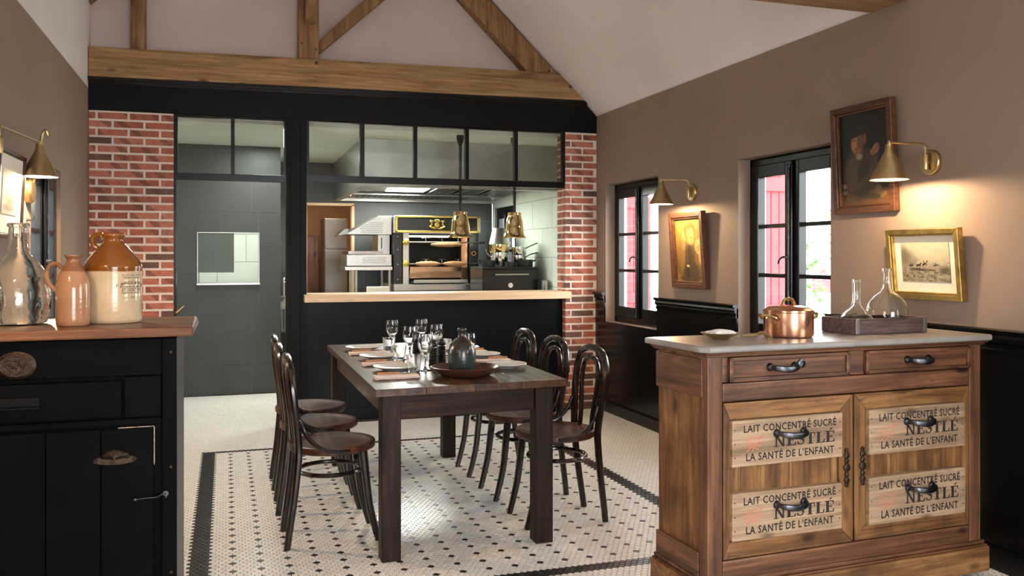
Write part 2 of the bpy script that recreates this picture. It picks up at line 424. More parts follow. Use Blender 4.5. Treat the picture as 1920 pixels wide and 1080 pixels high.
MT['darktile'] = plain('dark_grey_wall_tile', srgb(60, 62, 62), 0.5, var=0.10, vscale=3)
MT['palegrout'] = plain('tile_grout', srgb(120, 120, 114), 0.9)
MT['darkgrout'] = plain('dark_tile_grout', srgb(104, 104, 100), 0.9)
MT['paletile'] = plain('pale_green_grey_tile', srgb(206, 214, 202), 0.35, var=0.05, vscale=3)
MT['tan'] = plain('tan_wall_paint', srgb(206, 172, 138), 0.7)
MT['kwhite'] = plain('kitchen_ceiling_paint', srgb(214, 216, 208), 0.7)

# ------------------------------------------------------------------ the setting: floor
def hexpoly(r, cx=0, cy=0):
    return [(cx + r * math.sin(PI / 3 * k), cy + r * math.cos(PI / 3 * k)) for k in range(6)]
floor = MB().box(-1.6, 3.9, -4.0, 13.2, -0.12, -0.0035).build('floor', MT['grout'], smooth=0)
struct(floor, 'hexagon mosaic floor, white with black dots and a black border')
near = MB().box(-1.0, 3.25, -3.6, 1.9, -0.0035, 0.0).build('floor_slab', MT['slab'], floor, smooth=0)
TW = 0.0296; TS = TW / math.sqrt(3); PITCH = 1.5 * TS
GX0, GY0 = -0.12, 3.50
def tile_black(i, j, x, y):
    inx = -0.152 < x < 2.325; iny = 3.475 < y < 6.445
    if not (inx and iny): return False
    if x < -0.062 or x > 2.238 or y < 3.575 or y > 6.385: return True
    return False
def is_dot(i, j, x, y):
    if not (-0.04 < x < 2.22 and 3.60 < y < 6.37): return False
    return j % 4 == 2 and i % 4 == 1
def cam_uv(x, y):
    d = x * math.sin(YAW) + y * math.cos(YAW); r = x * math.cos(YAW) - y * math.sin(YAW)
    return 960 + 1635 * r / d, 482 + 1635 * 1.36 / d, d
ro, ri = (TW - 0.0029) / math.sqrt(3), (TW - 0.0041) / math.sqrt(3)
hv = [(x, y, -0.0035) for x, y in hexpoly(ro)] + [(x, y, 0.0) for x, y in hexpoly(ri)]
hf = [(6, 11, 10, 9, 8, 7)] + [(k, 6 + k, 6 + (k + 1) % 6, (k + 1) % 6) for k in range(6)]
def hexmesh(name, mat):
    me = bpy.data.meshes.new(name); me.from_pydata(hv, [], hf); me.materials.append(mat); return me
me_w, me_k = hexmesh('tile', MT['tile_w1']), hexmesh('tile', MT['tile_k1'])
cells = []
for j in range(-64, 222):
    y = GY0 + j * PITCH
    if y < 1.9 or y > 9.02: continue
    for i in range(-30, 114):
        x = GX0 + (i + 0.5 * (j % 2)) * TW
        if XL + 0.014 < x < XR - 0.012:
            if 7.22 < y < 7.5 and (x > 0.46 or x < -0.39): continue
            k = tile_black(i, j, x, y) or is_dot(i, j, x, y)
            cells.append((x, y, k))
def occluded(u, v, x, y):
    if u < 366 or v > 1076 or u > 1915: return True
    if 1226 < u < 1856: return True                     # behind the pine cabinet
    return False
cand = []
for n, (x, y, k) in enumerate(cells):
    u, v, d = cam_uv(x, y)
    if not occluded(u, v, x, y): cand.append((d, n))
cand.sort(); single = set(n for d, n in cand[:300])
V = []; F = []; MI = []
for n, (x, y, k) in enumerate(cells):
    if n in single:
        o = bpy.data.objects.new('tile', me_k if k else me_w); COL.objects.link(o); o.parent = floor; o.location = (x, y, 0)
        continue
    b = len(V)
    V += [(p[0] + x, p[1] + y, p[2]) for p in hv]
    F += [tuple(q + b for q in f) for f in hf]; MI += [1 if k else 0] * len(hf)
me = bpy.data.meshes.new('tile_field'); me.from_pydata(V, [], F); me.materials.append(MT['tile_w']); me.materials.append(MT['tile_k'])
me.polygons.foreach_set('material_index', MI)
tf = bpy.data.objects.new('tile_field', me); COL.objects.link(tf); tf.parent = floor; tf['kind'] = 'stuff'
V = F = MI = cells = None

# ------------------------------------------------------------------ walls, roof
RIDX, SL = 0.64, 0.966
RIDZ = EAVE + (XR - RIDX) * SL
LTOP = RIDZ - (RIDX - XL) * SL
W1 = (6.106, 7.095, 0.79, 2.0)      # far casement opening on the right wall: y0, y1, z0, z1
W2 = (4.062, 4.985, 0.79, 2.0)
W7 = (0.20, 1.70, 0.79, 2.15)  # unseen window added beside the camera to let sky light in
W8 = (-0.10, 1.10, 0.79, 2.15)  # its counterpart on the left, also added for daylight
W5 = (5.25, 6.13, 0.85, 1.90)       # small casement on the left wall
def wall_with_holes(name, mat, x0, x1, y0, y1, z0, z1, holes):
    mb = MB(); ys = sorted([y0, y1] + [h[0] for h in holes] + [h[1] for h in holes])
    for a, b_ in zip(ys, ys[1:]):
        if b_ - a < 1e-5: continue
        hs = [h for h in holes if h[0] <= a + 1e-5 and h[1] >= b_ - 1e-5]
        if not hs: mb.box(x0, x1, a, b_, z0, z1)
        else:
            h = hs[0]
            if h[2] > z0: mb.box(x0, x1, a, b_, z0, h[2])
            if h[3] < z1: mb.box(x0, x1, a, b_, h[3], z1)
    return struct(mb.build(name, mat, smooth=0))
wall_right = wall_with_holes('wall_right', MT['taupe'], XR, XR + 0.20, -3.6, YB + 0.2, -0.1, EAVE, [W7, W2, W1])
wall_right['label'] = 'taupe painted wall on the right with two casement windows'
# black wainscot boards, chair rail and baseboard on the right wall
wm = MB()
for a, b_ in ((-3.6, W7[0]), (W7[1], W2[0]), (W2[1], W1[0]), (W1[1], YB)):
    wm.box(XR - 0.012, XR, a, b_, 0.0, 1.02)
wm.box(XR - 0.012, XR, W2[0], W2[1], 0.0, W2[2]); wm.box(XR - 0.012, XR, W7[0], W7[1], 0.0, W7[2]); wm.box(XR - 0.012, XR, W1[0], W1[1], 0.0, W1[2])
struct(wm.build('wall_wainscot', MT['black'], smooth=0), 'glossy black wainscot below the taupe right wall')
RAIL = [(0, 0.955), (-0.016, 0.955), (-0.020, 0.965), (-0.020, 0.978), (-0.014, 0.984), (-0.026, 0.992), (-0.030, 1.008), (-0.026, 1.022), (-0.040, 1.030), (-0.042, 1.042), (-0.036, 1.047), (0, 1.047)]
for n, (a, b_) in enumerate(((W7[1], W2[0]), (W2[1], W1[0]), (W1[1], YB - 0.005))):
    rb = MB()
    p = [(XR + q[0], q[1]) for q in RAIL]
    rb.add([(x, a, z) for x, z in p] + [(x, b_, z) for x, z in p], [tuple(range(12)), tuple(range(23, 11, -1))] + [(i, (i + 1) % 12, 12 + (i + 1) % 12, 12 + i) for i in range(12)])
    struct(rb.build('trim_%d' % (n + 1), MT['black'], smooth=25), 'black moulded chair rail on the right wall')
struct(MB().box(XR - 0.028, XR - 0.012, -3.6, YB - 0.005, 0.0, 0.092).box(XR - 0.024, XR - 0.012, -3.6, YB - 0.005, 0.092, 0.1).build('baseboard_right', MT['black'], smooth=0, bevel=0.003), 'black baseboard below the wainscot')
wl_ = wall_with_holes('wall_left', MT['taupe'], XL - 0.11, XL, -3.6, YB + 0.2, -0.1, EAVE, [W8, W5])
wl_['label'] = 'taupe painted wall on the left'
struct(MB().box(XL - 0.25, XL, -3.6, YB + 0.2, EAVE + 0.004, LTOP + 0.1).build('wall_left_upper', MT['white'], smooth=0), 'white upper part of the left wall')
# sloping ceiling
cm = MB()
cm.hexa([(XR + 0.3, -3.6, EAVE - 0.3 * SL), (RIDX, -3.6, RIDZ), (RIDX, YB + 0.2, RIDZ), (XR + 0.3, YB + 0.2, EAVE - 0.3 * SL)],
        [(XR + 0.3, -3.6, EAVE - 0.3 * SL + 0.12), (RIDX, -3.6, RIDZ + 0.12), (RIDX, YB + 0.2, RIDZ + 0.12), (XR + 0.3, YB + 0.2, EAVE - 0.3 * SL + 0.12)])
cm.hexa([(XL - 0.25, -3.6, LTOP - 0.25 * SL), (RIDX, -3.6, RIDZ), (RIDX, YB + 0.2, RIDZ), (XL - 0.25, YB + 0.2, LTOP - 0.25 * SL)],
        [(XL - 0.25, -3.6, LTOP + 0.12), (RIDX, -3.6, RIDZ + 0.12), (RIDX, YB + 0.2, RIDZ + 0.12), (XL - 0.25, YB + 0.2, LTOP + 0.12)])
struct(cm.build('ceiling', MT['white'], smooth=0), 'white sloping ceiling under the roof')
struct(MB().box(XR - 0.012, XR, -3.6, YB, EAVE - 0.006, EAVE + 0.004).build('trim_4', MT['white'], smooth=0), 'thin white line where wall meets ceiling')
# gable wall above the tie beam, rear wall behind the camera with its opening added for daylight
gm = MB(); gm.prism([(XL - 0.2, 2.5), (XR + 0.2, 2.5), (XR + 0.2, EAVE - 0.2 * SL + 0.05), (RIDX, RIDZ + 0.05), (XL - 0.2, LTOP + 0.05 - 0.2 * SL)], YB + 0.13, YB + 0.25)
struct(gm.build('wall_gable', MT['gable'], smooth=0), 'pale gable wall behind the roof truss')
struct(MB().box(XL - 0.3, -0.1, -3.75, -3.6, -0.1, RIDZ).box(2.5, XR + 0.3, -3.75, -3.6, -0.1, RIDZ).box(-0.1, 2.5, -3.75, -3.6, 2.3, RIDZ).build('wall_rear', MT['taupe'], smooth=0))

# ------------------------------------------------------------------ brick pillars
BL, BH, JT = 0.2075, 0.0465, 0.0170
def brick_pillar(name, label, x0, x1, y0, y1, z1, sides, phase):
    core = MB().box(x0 + 0.004, x1 - (0.004 if 'R' in sides else 0), y0 + 0.0035, y1, 0, z1)
    if 'L' in sides: pass
    root = struct(core.build(name, MT['mortar'], smooth=0), label)
    rng = random.Random(name); cache = {}
    def put(ax0, ax1, face, z, h):
        key = (round(ax1 - ax0, 3), face, round(h, 3))
        w = ax1 - ax0
        if key not in cache:
            mb = MB()
            if face == 'F': mb.box(0, w, 0, 0.05, 0, h)
            else: mb.box(0, 0.05, 0, w, 0, h)
            cache[key] = mb.mesh('brick', MT['brick'], 0)
        o = bpy.data.objects.new('brick', cache[key]); COL.objects.link(o); o.parent = root
        j = rng.uniform(-0.0025, 0.0015)
        if face == 'F': o.location = (ax0, y0 + j, z)
        elif face == 'L': o.location = (x0 + j, ax0, z)
        else: o.location = (x1 - 0.05 - j, ax0, z)
    z = 0.0; c = 0
    while z + 0.02 < z1:
        h = min(BH, z1 - z - 0.004)
        off = -phase if c % 2 == 0 else -phase - (BL + JT) / 2
        x = x0 + off
        while x < x1:
            a, b_ = max(x, x0), min(x + BL, x1)
            if b_ - a > 0.018: put(a, b_, 'F', z + 0.004, h)
            x += BL + JT
        for sd in sides:
            y = y0 + 0.052 + (0.0125 if c % 2 else 0.06)
            if c % 2 == 0: put(y0 + 0.0525, min(y0 + 0.105, y1), sd, z + 0.004, h); y = y0 + 0.1175
            else: y = y0 + 0.0625
            if y1 - y > 0.03: put(y, y1, sd, z + 0.004, h)
        z += BH + JT; c += 1
    return root
brick_pillar('wall_brick_left', 'red brick pier between taupe wall and tiled doorway', XL + 0.002, -0.388, YB, YB + 0.2, 2.478, 'R', 0.16)
brick_pillar('wall_brick_right', 'red brick pier between service hatch and right wall', 2.894, XR - 0.002, YB, YB + 0.2, 2.482, 'L', 0.05)

# ------------------------------------------------------------------ black partition: fascia, posts, transom windows, hatch front
fm = MB(); fm.prism([(XL + 0.001, 2.482), (XR - 0.001, 2.482), (XR - 0.001, EAVE - 0.012), (XR - 0.11, EAVE + 0.095), (XL + 0.001, 2.76)], YB - 0.004, YB + 0.12)
struct(fm.build('trim_5', MT['black_matt'], smooth=0), 'black fascia board under the oak tie beam')
fm = MB()
for dy, za, zb in ((0.034, 0.0, 0.022), (0.022, -0.018, 0.0), (0.012, -0.030, -0.018)):
    fm.hexa([(XL + 0.002, YB - dy, 2.705 + za), (XR - 0.10, YB - dy, 2.745 + za), (XR - 0.10, YB, 2.745 + za), (XL + 0.002, YB, 2.705 + za)],
            [(XL + 0.002, YB - dy, 2.705 + zb), (XR - 0.11, YB - dy, 2.745 + zb), (XR - 0.11, YB, 2.745 + zb), (XL + 0.002, YB, 2.705 + zb)])
struct(fm.build('trim_6', MT['black'], smooth=0), 'black stepped moulding along the top of the fascia')
struct(MB().box(0.464, 0.625, YB, YB + 0.12, 0, 2.482).box(0.500, 0.512, YB - 0.008, YB, 0, 2.482).box(0.577, 0.589, YB - 0.008, YB, 0, 2.482).build('trim_7', MT['black_matt'], smooth=0), 'black post between doorway and service hatch')
def transom(name, label, x0, x1, z0, z1, panes):
    root = MB(); fy0, fy1 = YB + 0.012, YB + 0.055
    root.box(x0, x1, fy0, fy1, z0, panes[0][2]).box(x0, x1, fy0, fy1, panes[0][3], z1)
    xs = [x0] + [v for p in panes for v in p[:2]] + [x1]
    r = struct(root.build(name, MT['black'], smooth=0, bevel=0.002), label)
    for a, b_ in zip(xs[0::2], xs[1::2]):
        MB().box(a, b_, fy0 - 0.004, fy1 + 0.004, panes[0][2] - 0.006, panes[0][3] + 0.006).build('mullion', MT['black'], r, smooth=0, bevel=0.002)
    for p in panes:
        MB().box(p[0] - 0.004, p[1] + 0.004, fy0 + 0.02, fy0 + 0.024, p[2] - 0.004, p[3] + 0.004).build('pane', MT['pane_in'], r, smooth=0)
    return r
transom('window_1', 'black transom with two panes over the doorway', -0.388, 0.464, 1.968, 2.482, [(-0.36, 0.036, 2.022, 2.462), (0.065, 0.446, 2.022, 2.462)])
transom('window_2', 'black transom with five panes over the service hatch', 0.625, 2.894, 1.978, 2.482,
        [(a, b_, 2.034, 2.472) for a, b_ in ((0.646, 1.059), (1.098, 1.514), (1.546, 1.968), (2.001, 2.415), (2.449, 2.868))])
struct(MB().box(-0.388, -0.372, YB + 0.01, YB + 0.12, 0, 1.97).build('trim_8', MT['black'], smooth=0), 'black door jamb beside the brick pier')
struct(MB().box(0.604, 2.894, YB + 0.07, YB + 0.17, 0.0, 0.99).box(0.604, 2.894, YB + 0.055, YB + 0.07, 0.0, 0.10).box(0.604, 0.635, YB + 0.03, YB + 0.07, 0.0, 0.99).build('wall_hatch', MT['panel'], smooth=0, bevel=0.002), 'dark blue-black front below the service hatch')
so = MB().box(0.600, 2.915, YB - 0.10, YB + 0.30, 0.992, 1.055).build('bar_top', MT['sill'], smooth=0, bevel=0.004)
tag(so, 'pale beech bar top along the service hatch', 'bar top')

# ------------------------------------------------------------------ oak roof truss
def member(name, mb, mat, parent): return mb.build(name, mat, parent, smooth=0, bevel=0.006)
tr = thing('roof_truss', 'sawn oak roof truss with tie beam above the kitchen front', 'roof truss', (0, YB, 0))
mb = MB(); mb.hexa([(XL + 0.004, -0.03, 2.728), (3.07, -0.03, 2.772), (3.07, 0.128, 2.772), (XL + 0.004, 0.128, 2.728)],
                   [(XL + 0.004, -0.03, 2.955), (2.815, -0.03, 3.004), (2.815, 0.128, 3.004), (XL + 0.004, 0.128, 2.955)])
member('tie_beam', mb, MT['beam_x'], tr)
for (x, z) in ((0.70, 2.945), (2.93, 2.885)):
    MB().lathe([(0.014, 0), (0.014, 0.004)], 10, (x, -0.034, z), 'y').build('peg', MT['cast'], tr)
member('post', MB().box(-0.698, -0.592, -0.01, 0.10, 2.957, 3.85), MT['beam_z'], tr)
member('king_post', MB().box(0.561, 0.723, -0.01, 0.12, 2.98, 5.0), MT['beam_z'], tr)
member('wind_brace', MB().hexa([(0.604, -0.12, 3.262), (0.689, -0.12, 3.262), (0.689, -0.012, 3.262), (0.604, -0.012, 3.262)], [(0.604, -0.40, 4.3), (0.689, -0.40, 4.3), (0.689, -0.28, 4.3), (0.604, -0.28, 4.3)]), MT['beam_z'], tr)
mb = MB(); mb.prism([(0.723, 3.03), (0.723, 3.115), (0.735, 3.14), (1.70, 4.12), (1.80, 4.02)], 0.0, 0.10); member('strut', mb, MT['beam_z'], tr)
mb = MB(); mb.prism([(2.805, 3.0), (2.805, 3.0 + 0.003), (0.74, 4.998), (0.74, 4.75), (2.53, 3.0)], -0.005, 0.11); member('rafter', mb, MT['beam_z'], tr)
mb = MB(); mb.prism([(XL + 0.005, 3.30), (XL + 0.005, 3.52), (0.54, 5.0), (0.54, 4.78)], -0.005, 0.11); member('rafter', mb, MT['beam_z'], tr)
for (x, z) in ((0.585, 3.10), (0.70, 3.06)):
    MB().lathe([(0.008, 0), (0.008, 0.003)], 8, (x, -0.014, z), 'y').build('peg', MT['cast'], tr)
t2 = thing('roof_truss', 'sawn oak roof truss nearest the camera, at the top right', 'roof truss', (0, 3.45, 0))
mb = MB(); mb.prism([(XL + 0.005, 2.70), (3.14, 2.70), (2.95, 2.885), (XL + 0.005, 2.92)], 0.02, 0.24); member('tie_beam', mb, MT['beam_x'], t2)
mb = MB(); mb.prism([(3.185, 2.625), (3.192, 2.64), (3.08, 2.755), (2.20, 2.735), (2.35, 2.625)], 0.02, 0.27); member('corbel', mb, MT['beam_x'], t2)
mb = MB(); mb.prism([(2.92, 2.90), (2.93, 2.902), (0.74, 4.998), (0.74, 4.75), (2.65, 2.90)], 0.03, 0.22); member('rafter', mb, MT['beam_z'], t2)
mb = MB(); mb.box(0.561, 0.723, 0.03, 0.22, 2.9, 5.0); member('king_post', mb, MT['beam_z'], t2)
# ------------------------------------------------------------------ casement windows
def casement(name, label, y0, y1, z0, z1, x, inner, flip=False):
    # inner: +1 when the room lies at -x of the glass (right wall), -1 for the left wall
    g = inner
    root = MB()
    def bx(mb, dx0, dx1, a, b_, c, d):
        xs = sorted((x + g * dx0, x + g * dx1)); return mb.box(xs[0], xs[1], a, b_, c, d)
    bx(root, 0, 0.07, y0, y0 + 0.035, z0, z1); bx(root, 0, 0.07, y1 - 0.035, y1, z0, z1)
    bx(root, 0, 0.07, y0, y1, z0, z0 + 0.05); bx(root, 0, 0.07, y0, y1, z1 - 0.05, z1)
    r = struct(root.build(name, MT['black'], smooth=0, bevel=0.003), label)
    ym = (y0 + y1) / 2
    for a, b_ in ((y0 + 0.035, ym), (ym, y1 - 0.035)):
        lf = MB()
        bx(lf, -0.012, 0.045, a + 0.001, a + 0.07, z0 + 0.05, z1 - 0.05); bx(lf, -0.012, 0.045, b_ - 0.07, b_ - 0.001, z0 + 0.05, z1 - 0.05)
        bx(lf, -0.012, 0.045, a + 0.07, b_ - 0.07, z0 + 0.05, z0 + 0.14); bx(lf, -0.012, 0.045, a + 0.07, b_ - 0.07, z1 - 0.13, z1 - 0.05)
        l = lf.build('casement', MT['black'], r, smooth=0, bevel=0.004)
        za, zb = z0 + 0.14, z1 - 0.13
        for k in (1, 2):
            zc = za + (zb - za) * k / 3
            mb = MB(); bx(mb, -0.006, 0.04, a + 0.068, b_ - 0.068, zc - 0.013, zc + 0.013); mb.build('glazing_bar', MT['black'], l, smooth=0, bevel=0.003)
        for k in range(3):
            zc, zd = za + (zb - za) * k / 3, za + (zb - za) * (k + 1) / 3
            mb = MB(); bx(mb, 0.016, 0.020, a + 0.066, b_ - 0.066, zc + 0.008, zd - 0.008); mb.build('pane', MT['pane'], l, smooth=0)
    mb = MB(); bx(mb, -0.030, -0.012, ym - 0.022, ym + 0.022, z0 + 0.05, z1 - 0.05); mb.build('astragal', MT['black'], r, smooth=0, bevel=0.006)
    zc = (z0 + z1) / 2 - 0.04
    hb = MB(); xh = x - g * 0.035
    hb.lathe([(0.018, 0), (0.018, 0.008 * g)], 12, (xh, ym, zc), 'x'); hb.tube([(xh, ym, z0 + 0.08), (xh, ym, z1 - 0.09)], 0.006, 6)
    hb.tube(catmull([(xh, ym, zc), (xh - g * 0.03, ym + 0.01, zc + 0.005), (xh - g * 0.035, ym + 0.04, zc - 0.01), (xh - g * 0.032, ym + 0.055, zc - 0.035)], 5), 0.007, 8)
    hb.sphere((xh, ym, z0 + 0.075), 0.013, 8, 6); hb.sphere((xh, ym, z1 - 0.085), 0.013, 8, 6)
    hb.build('window_bolt', MT['iron'], r)
    return r
casement('window_3', 'black casement window beside the far brick pier', *W1, XR + 0.09, 1)
casement('window_4', 'black casement window behind the copper pot', *W2, XR + 0.09, 1)
casement('window_7', 'unseen black casement window added in the right wall to let daylight in', *W7, XR + 0.09, 1)
casement('window_8', 'unseen black casement window added in the left wall to let daylight in', *W8, XL - 0.03, -1)
casement('window_5', 'black casement window on the left wall behind the bottles', *W5, XL - 0.03, -1)
for n, w_ in enumerate((W1, W2)):
    lm_ = MB(); a, b_, c_, d_ = w_
    lm_.box(XR + 0.165, XR + 0.202, b_ - 0.012, b_ + 0.0, c_, d_).box(XR + 0.165, XR + 0.202, a, a + 0.012, c_, d_).box(XR + 0.165, XR + 0.21, a, b_, c_ - 0.001, c_ + 0.02).box(XR + 0.165, XR + 0.202, a, b_, d_ - 0.012, d_)
    struct(lm_.build('trim_%d' % (12 + n), plain('white_reveal_paint', (0.85, 0.86, 0.88), 0.5), smooth=0), 'white outer reveal of a casement window')
# ------------------------------------------------------------------ pine cabinet on the right
def text_mesh(body, size, align='CENTER', spacing=1.0, sx=1.0, bold=0.0):
    c = bpy.data.curves.new('lettering', 'FONT'); c.body = body; c.size = size; c.align_x = align; c.space_character = spacing
    c.resolution_u = 2; c.offset = bold
    o = bpy.data.objects.new('lettering', c); COL.objects.link(o)
    bpy.context.view_layer.update()
    me = bpy.data.meshes.new_from_object(o.evaluated_get(bpy.context.evaluated_depsgraph_get()))
    v = [(p.co.x * sx, p.co.y) for p in me.vertices]; f = [tuple(p.vertices) for p in me.polygons]
    bpy.data.objects.remove(o); bpy.data.curves.remove(c); bpy.data.meshes.remove(me)
    return v, f
def rect(x0, x1, y0, y1): return [(x0, y0), (x1, y0), (x1, y1), (x0, y1)]
def serif_word():
    # N E S T L E-acute in heavy slab capitals, unit height
    W = {'N': (0.98, [rect(0.14, 0.27, 0, 1), rect(0.72, 0.85, 0, 1), [(0.10, 1.0), (0.30, 1.0), (0.88, 0.0), (0.68, 0.0)], rect(0, 0.40, 0, 0.07), rect(0.58, 0.98, 0.93, 1), rect(0, 0.25, 0.93, 1)]),
         'E': (0.80, [rect(0.10, 0.34, 0, 1), rect(0, 0.74, 0, 0.08), rect(0, 0.72, 0.92, 1), rect(0.3, 0.56, 0.46, 0.54), [(0.62, 0.0), (0.76, 0.0), (0.78, 0.30), (0.72, 0.30)], [(0.60, 1.0), (0.74, 1.0), (0.75, 0.72), (0.69, 0.72)], rect(0.52, 0.57, 0.36, 0.64)]),
         'T': (0.80, [rect(0.28, 0.52, 0, 1), rect(0.16, 0.64, 0, 0.07), rect(0, 0.80, 0.92, 1), [(0, 1), (0.10, 1), (0.06, 0.68), (0, 0.68)], [(0.70, 1), (0.80, 1), (0.80, 0.68), (0.74, 0.68)]]),
         'L': (0.74, [rect(0.10, 0.34, 0, 1), rect(0, 0.72, 0, 0.08), rect(0, 0.46, 0.93, 1), [(0.58, 0.0), (0.72, 0.0), (0.75, 0.34), (0.68, 0.34)]])}
    polys = []; x = 0
    for ch in 'NESTLE':
        if ch == 'S':
            pts = catmull([(0.60, 0.80), (0.48, 0.93), (0.30, 0.95), (0.15, 0.85), (0.16, 0.68), (0.32, 0.56), (0.50, 0.45), (0.56, 0.26), (0.44, 0.08), (0.25, 0.05), (0.08, 0.20)], 6) if False else None
            P = [(0.60, 0.78), (0.50, 0.92), (0.33, 0.955), (0.17, 0.86), (0.17, 0.69), (0.33, 0.56), (0.50, 0.44), (0.54, 0.25), (0.42, 0.07), (0.24, 0.045), (0.06, 0.22)]
            Q = catmull([(a, b_, 0) for a, b_ in P], 5); n = len(Q)
            for i in range(n - 1):
                t = i / (n - 1); th = 0.045 + 0.085 * math.exp(-((t - 0.5) / 0.17) ** 2)
                d = (Q[i + 1] - Q[i]).normalized(); nn = Vector((-d.y, d.x, 0)) * th
                polys.append([(x + q.x, q.y) for q in (Q[i] - nn, Q[i + 1] - nn, Q[i + 1] + nn, Q[i] + nn)])
            polys.append([(x + a, b_) for a, b_ in rect(0.58, 0.64, 0.68, 1.0)]); polys.append([(x + a, b_) for a, b_ in rect(0.02, 0.08, 0.0, 0.32)])
            x += 0.70; continue
        w, pl = W[ch]
        polys += [[(x + a, b_) for a, b_ in p] for p in pl]; x += w + 0.06
    polys.append([(x - 0.52, 1.08), (x - 0.40, 1.08), (x - 0.22, 1.26), (x - 0.40, 1.26)])
    return [[(a / x - 0.5, b_) for a, b_ in p] for p in polys]
SERIF = serif_word()

CBA = R(3.0); CBW = 1.345; CBD = 0.36
cb = thing('pine_cabinet', 'old pine cabinet with stone top and printed crate-wood drawer fronts', 'cabinet', (1.6618, 2.7896, 0), CBA)
def cp(name, mb, mat, parent=None, bev=0.003, smooth=0): return mb.build(name, mat, parent or cb, smooth=smooth, bevel=bev)
# carcass
cp('side_panel', MB().box(0.01, 0.03, 0.05, CBD, 0.10, 1.0), MT['pine_z'])
cp('side_panel', MB().box(CBW - 0.03, CBW - 0.01, 0.05, CBD, 0.10, 1.0), MT['pine_z'])
cp('side_rail', MB().box(-0.006, 0.012, 0.03, CBD - 0.005, 0.845, 0.985), MT['pined_y'])
cp('back_panel', MB().box(0.02, CBW - 0.02, CBD - 0.015, CBD, 0.10, 1.0), MT['pine_x'])
for a in (0.0, CBW - 0.066): cp('corner_post', MB().box(a, a + 0.066, 0.0, 0.055, 0.06, 1.0), MT['pined_z'], bev=0.006)
cp('top_rail', MB().box(0.066, CBW - 0.066, 0.004, 0.05, 0.992, 1.0).box(0.066, 0.09, 0.004, 0.05, 0.90, 0.992).box(0.647, 0.726, 0.004, 0.05, 0.90, 0.992).box(CBW - 0.068, CBW - 0.066, 0.004, 0.05, 0.9, 0.992), MT['pined_x'])
cp('drawer_rail', MB().box(0.066, CBW - 0.066, 0.0, 0.05, 0.828, 0.896), MT['pined_x'], bev=0.005)
cp('cornice', MB().box(-0.012, CBW + 0.012, -0.012, CBD + 0.01, 0.994, 1.004).box(-0.022, CBW + 0.02, -0.022, CBD + 0.012, 1.004, 1.014), MT['pined_x'], bev=0.005)
cp('bottom_rail', MB().box(0.066, CBW - 0.066, 0.0, 0.05, 0.17, 0.244), MT['pined_x'], bev=0.005)
pl = MB().box(-0.024, CBW + 0.024, -0.024, CBD + 0.01, 0.05, 0.155)
cp('plinth', pl, MT['pine_x'], bev=0.006)
cp('plinth_moulding', MB().box(-0.018, CBW + 0.018, -0.018, CBD + 0.008, 0.155, 0.163).box(-0.010, CBW + 0.010, -0.010, CBD + 0.006, 0.163, 0.178), MT['pined_x'], bev=0.004)
cp('side_moulding', MB().box(-0.006, 0.012, 0.055, CBD - 0.005, 0.178, 0.27), MT['pined_y'])
for x in (0.08, CBW - 0.10):
    for y in (0.05, CBD - 0.06):
        MB().lathe([(0.026, -0.01), (0.026, 0.01)], 14, (x, y, 0.026), 'x').box(x - 0.018, x + 0.018, y - 0.018, y + 0.018, 0.026, 0.052).build('caster', MT['cast'], cb)
# stone top with clipped corners
mb = MB(); x0, x1, y0, y1 = -0.045, CBW + 0.028, -0.045, CBD + 0.02
mb.prism([(x0 + 0.03, y0), (x1 - 0.015, y0), (x1, y0 + 0.015), (x1, y1), (x0, y1), (x0, y0 + 0.035)], 1.014, 1.038, 'z')
cp('stone_top', mb, MT['stone'], bev=0.007, smooth=30)
def bail_handle(parent, x, z, y, w=0.118):
    hb = MB()
    for s in (-1, 1):
        hb.lathe([(0.016, 0), (0.015, -0.006), (0.010, -0.012)], 14, (x + s * w / 2, y, z), 'y')
    pts = catmull([(x - w / 2 * 0.98, y - 0.008, z), (x - w / 2 * 0.86, y - 0.034, z - 0.001), (x - w * 0.22, y - 0.047, z - 0.004), (x, y - 0.050, z - 0.006), (x + w * 0.22, y - 0.047, z - 0.004), (x + w / 2 * 0.86, y - 0.034, z - 0.001), (x + w / 2 * 0.98, y - 0.008, z)], 6)
    n = len(pts); fl = MB()
    vs = []; fs = []
    for i, p in enumerate(pts):
        hw = 0.0085 + 0.004 * math.sin(PI * i / (n - 1))
        for k in range(8):
            a = 2 * PI * k / 8
            d = (pts[min(i + 1, n - 1)] - pts[max(i - 1, 0)]).normalized(); nn = Vector((-d.y, d.x, 0))
            vs.append(p + nn * (0.0055 * math.cos(a)) + Vector((0, 0, hw * math.sin(a))))
    for i in range(n - 1):
        for k in range(8): fs.append((i * 8 + k, i * 8 + (k + 1) % 8, i * 8 + 8 + (k + 1) % 8, i * 8 + 8 + k))
    hb.add(vs, fs)
    return hb.build('handle', MT['iron'], parent, label='dark iron bail handle')
# two small drawers
for (a, b_) in ((0.091, 0.646), (0.727, 1.278)):
    d = cp('drawer', MB().box(a + 0.012, b_ - 0.012, 0.0, 0.03, 0.914, 0.978), MT['pined_x'], bev=0.003)
    fr = MB()
    for (p, q, r_, s_) in ((a, b_, 0.900, 0.915), (a, b_, 0.977, 0.991), (a, a + 0.016, 0.900, 0.991), (b_ - 0.016, b_, 0.900, 0.991)): fr.box(p, q, -0.010, 0.02, r_, s_)
    fr.build('drawer_moulding', MT['pined_x'], d, smooth=0, bevel=0.003)
    xc = 0.331 if a < 0.5 else 0.999
    bail_handle(d, xc, 0.948, 0.0, 0.112)
    if a < 0.5:
        MB().lathe([(0.018, 0), (0.017, -0.006), (0.011, -0.008), (0.009, -0.003)], 16, (0.418, 0.0, 0.955), 'y').build('escutcheon', MT['iron'], d)
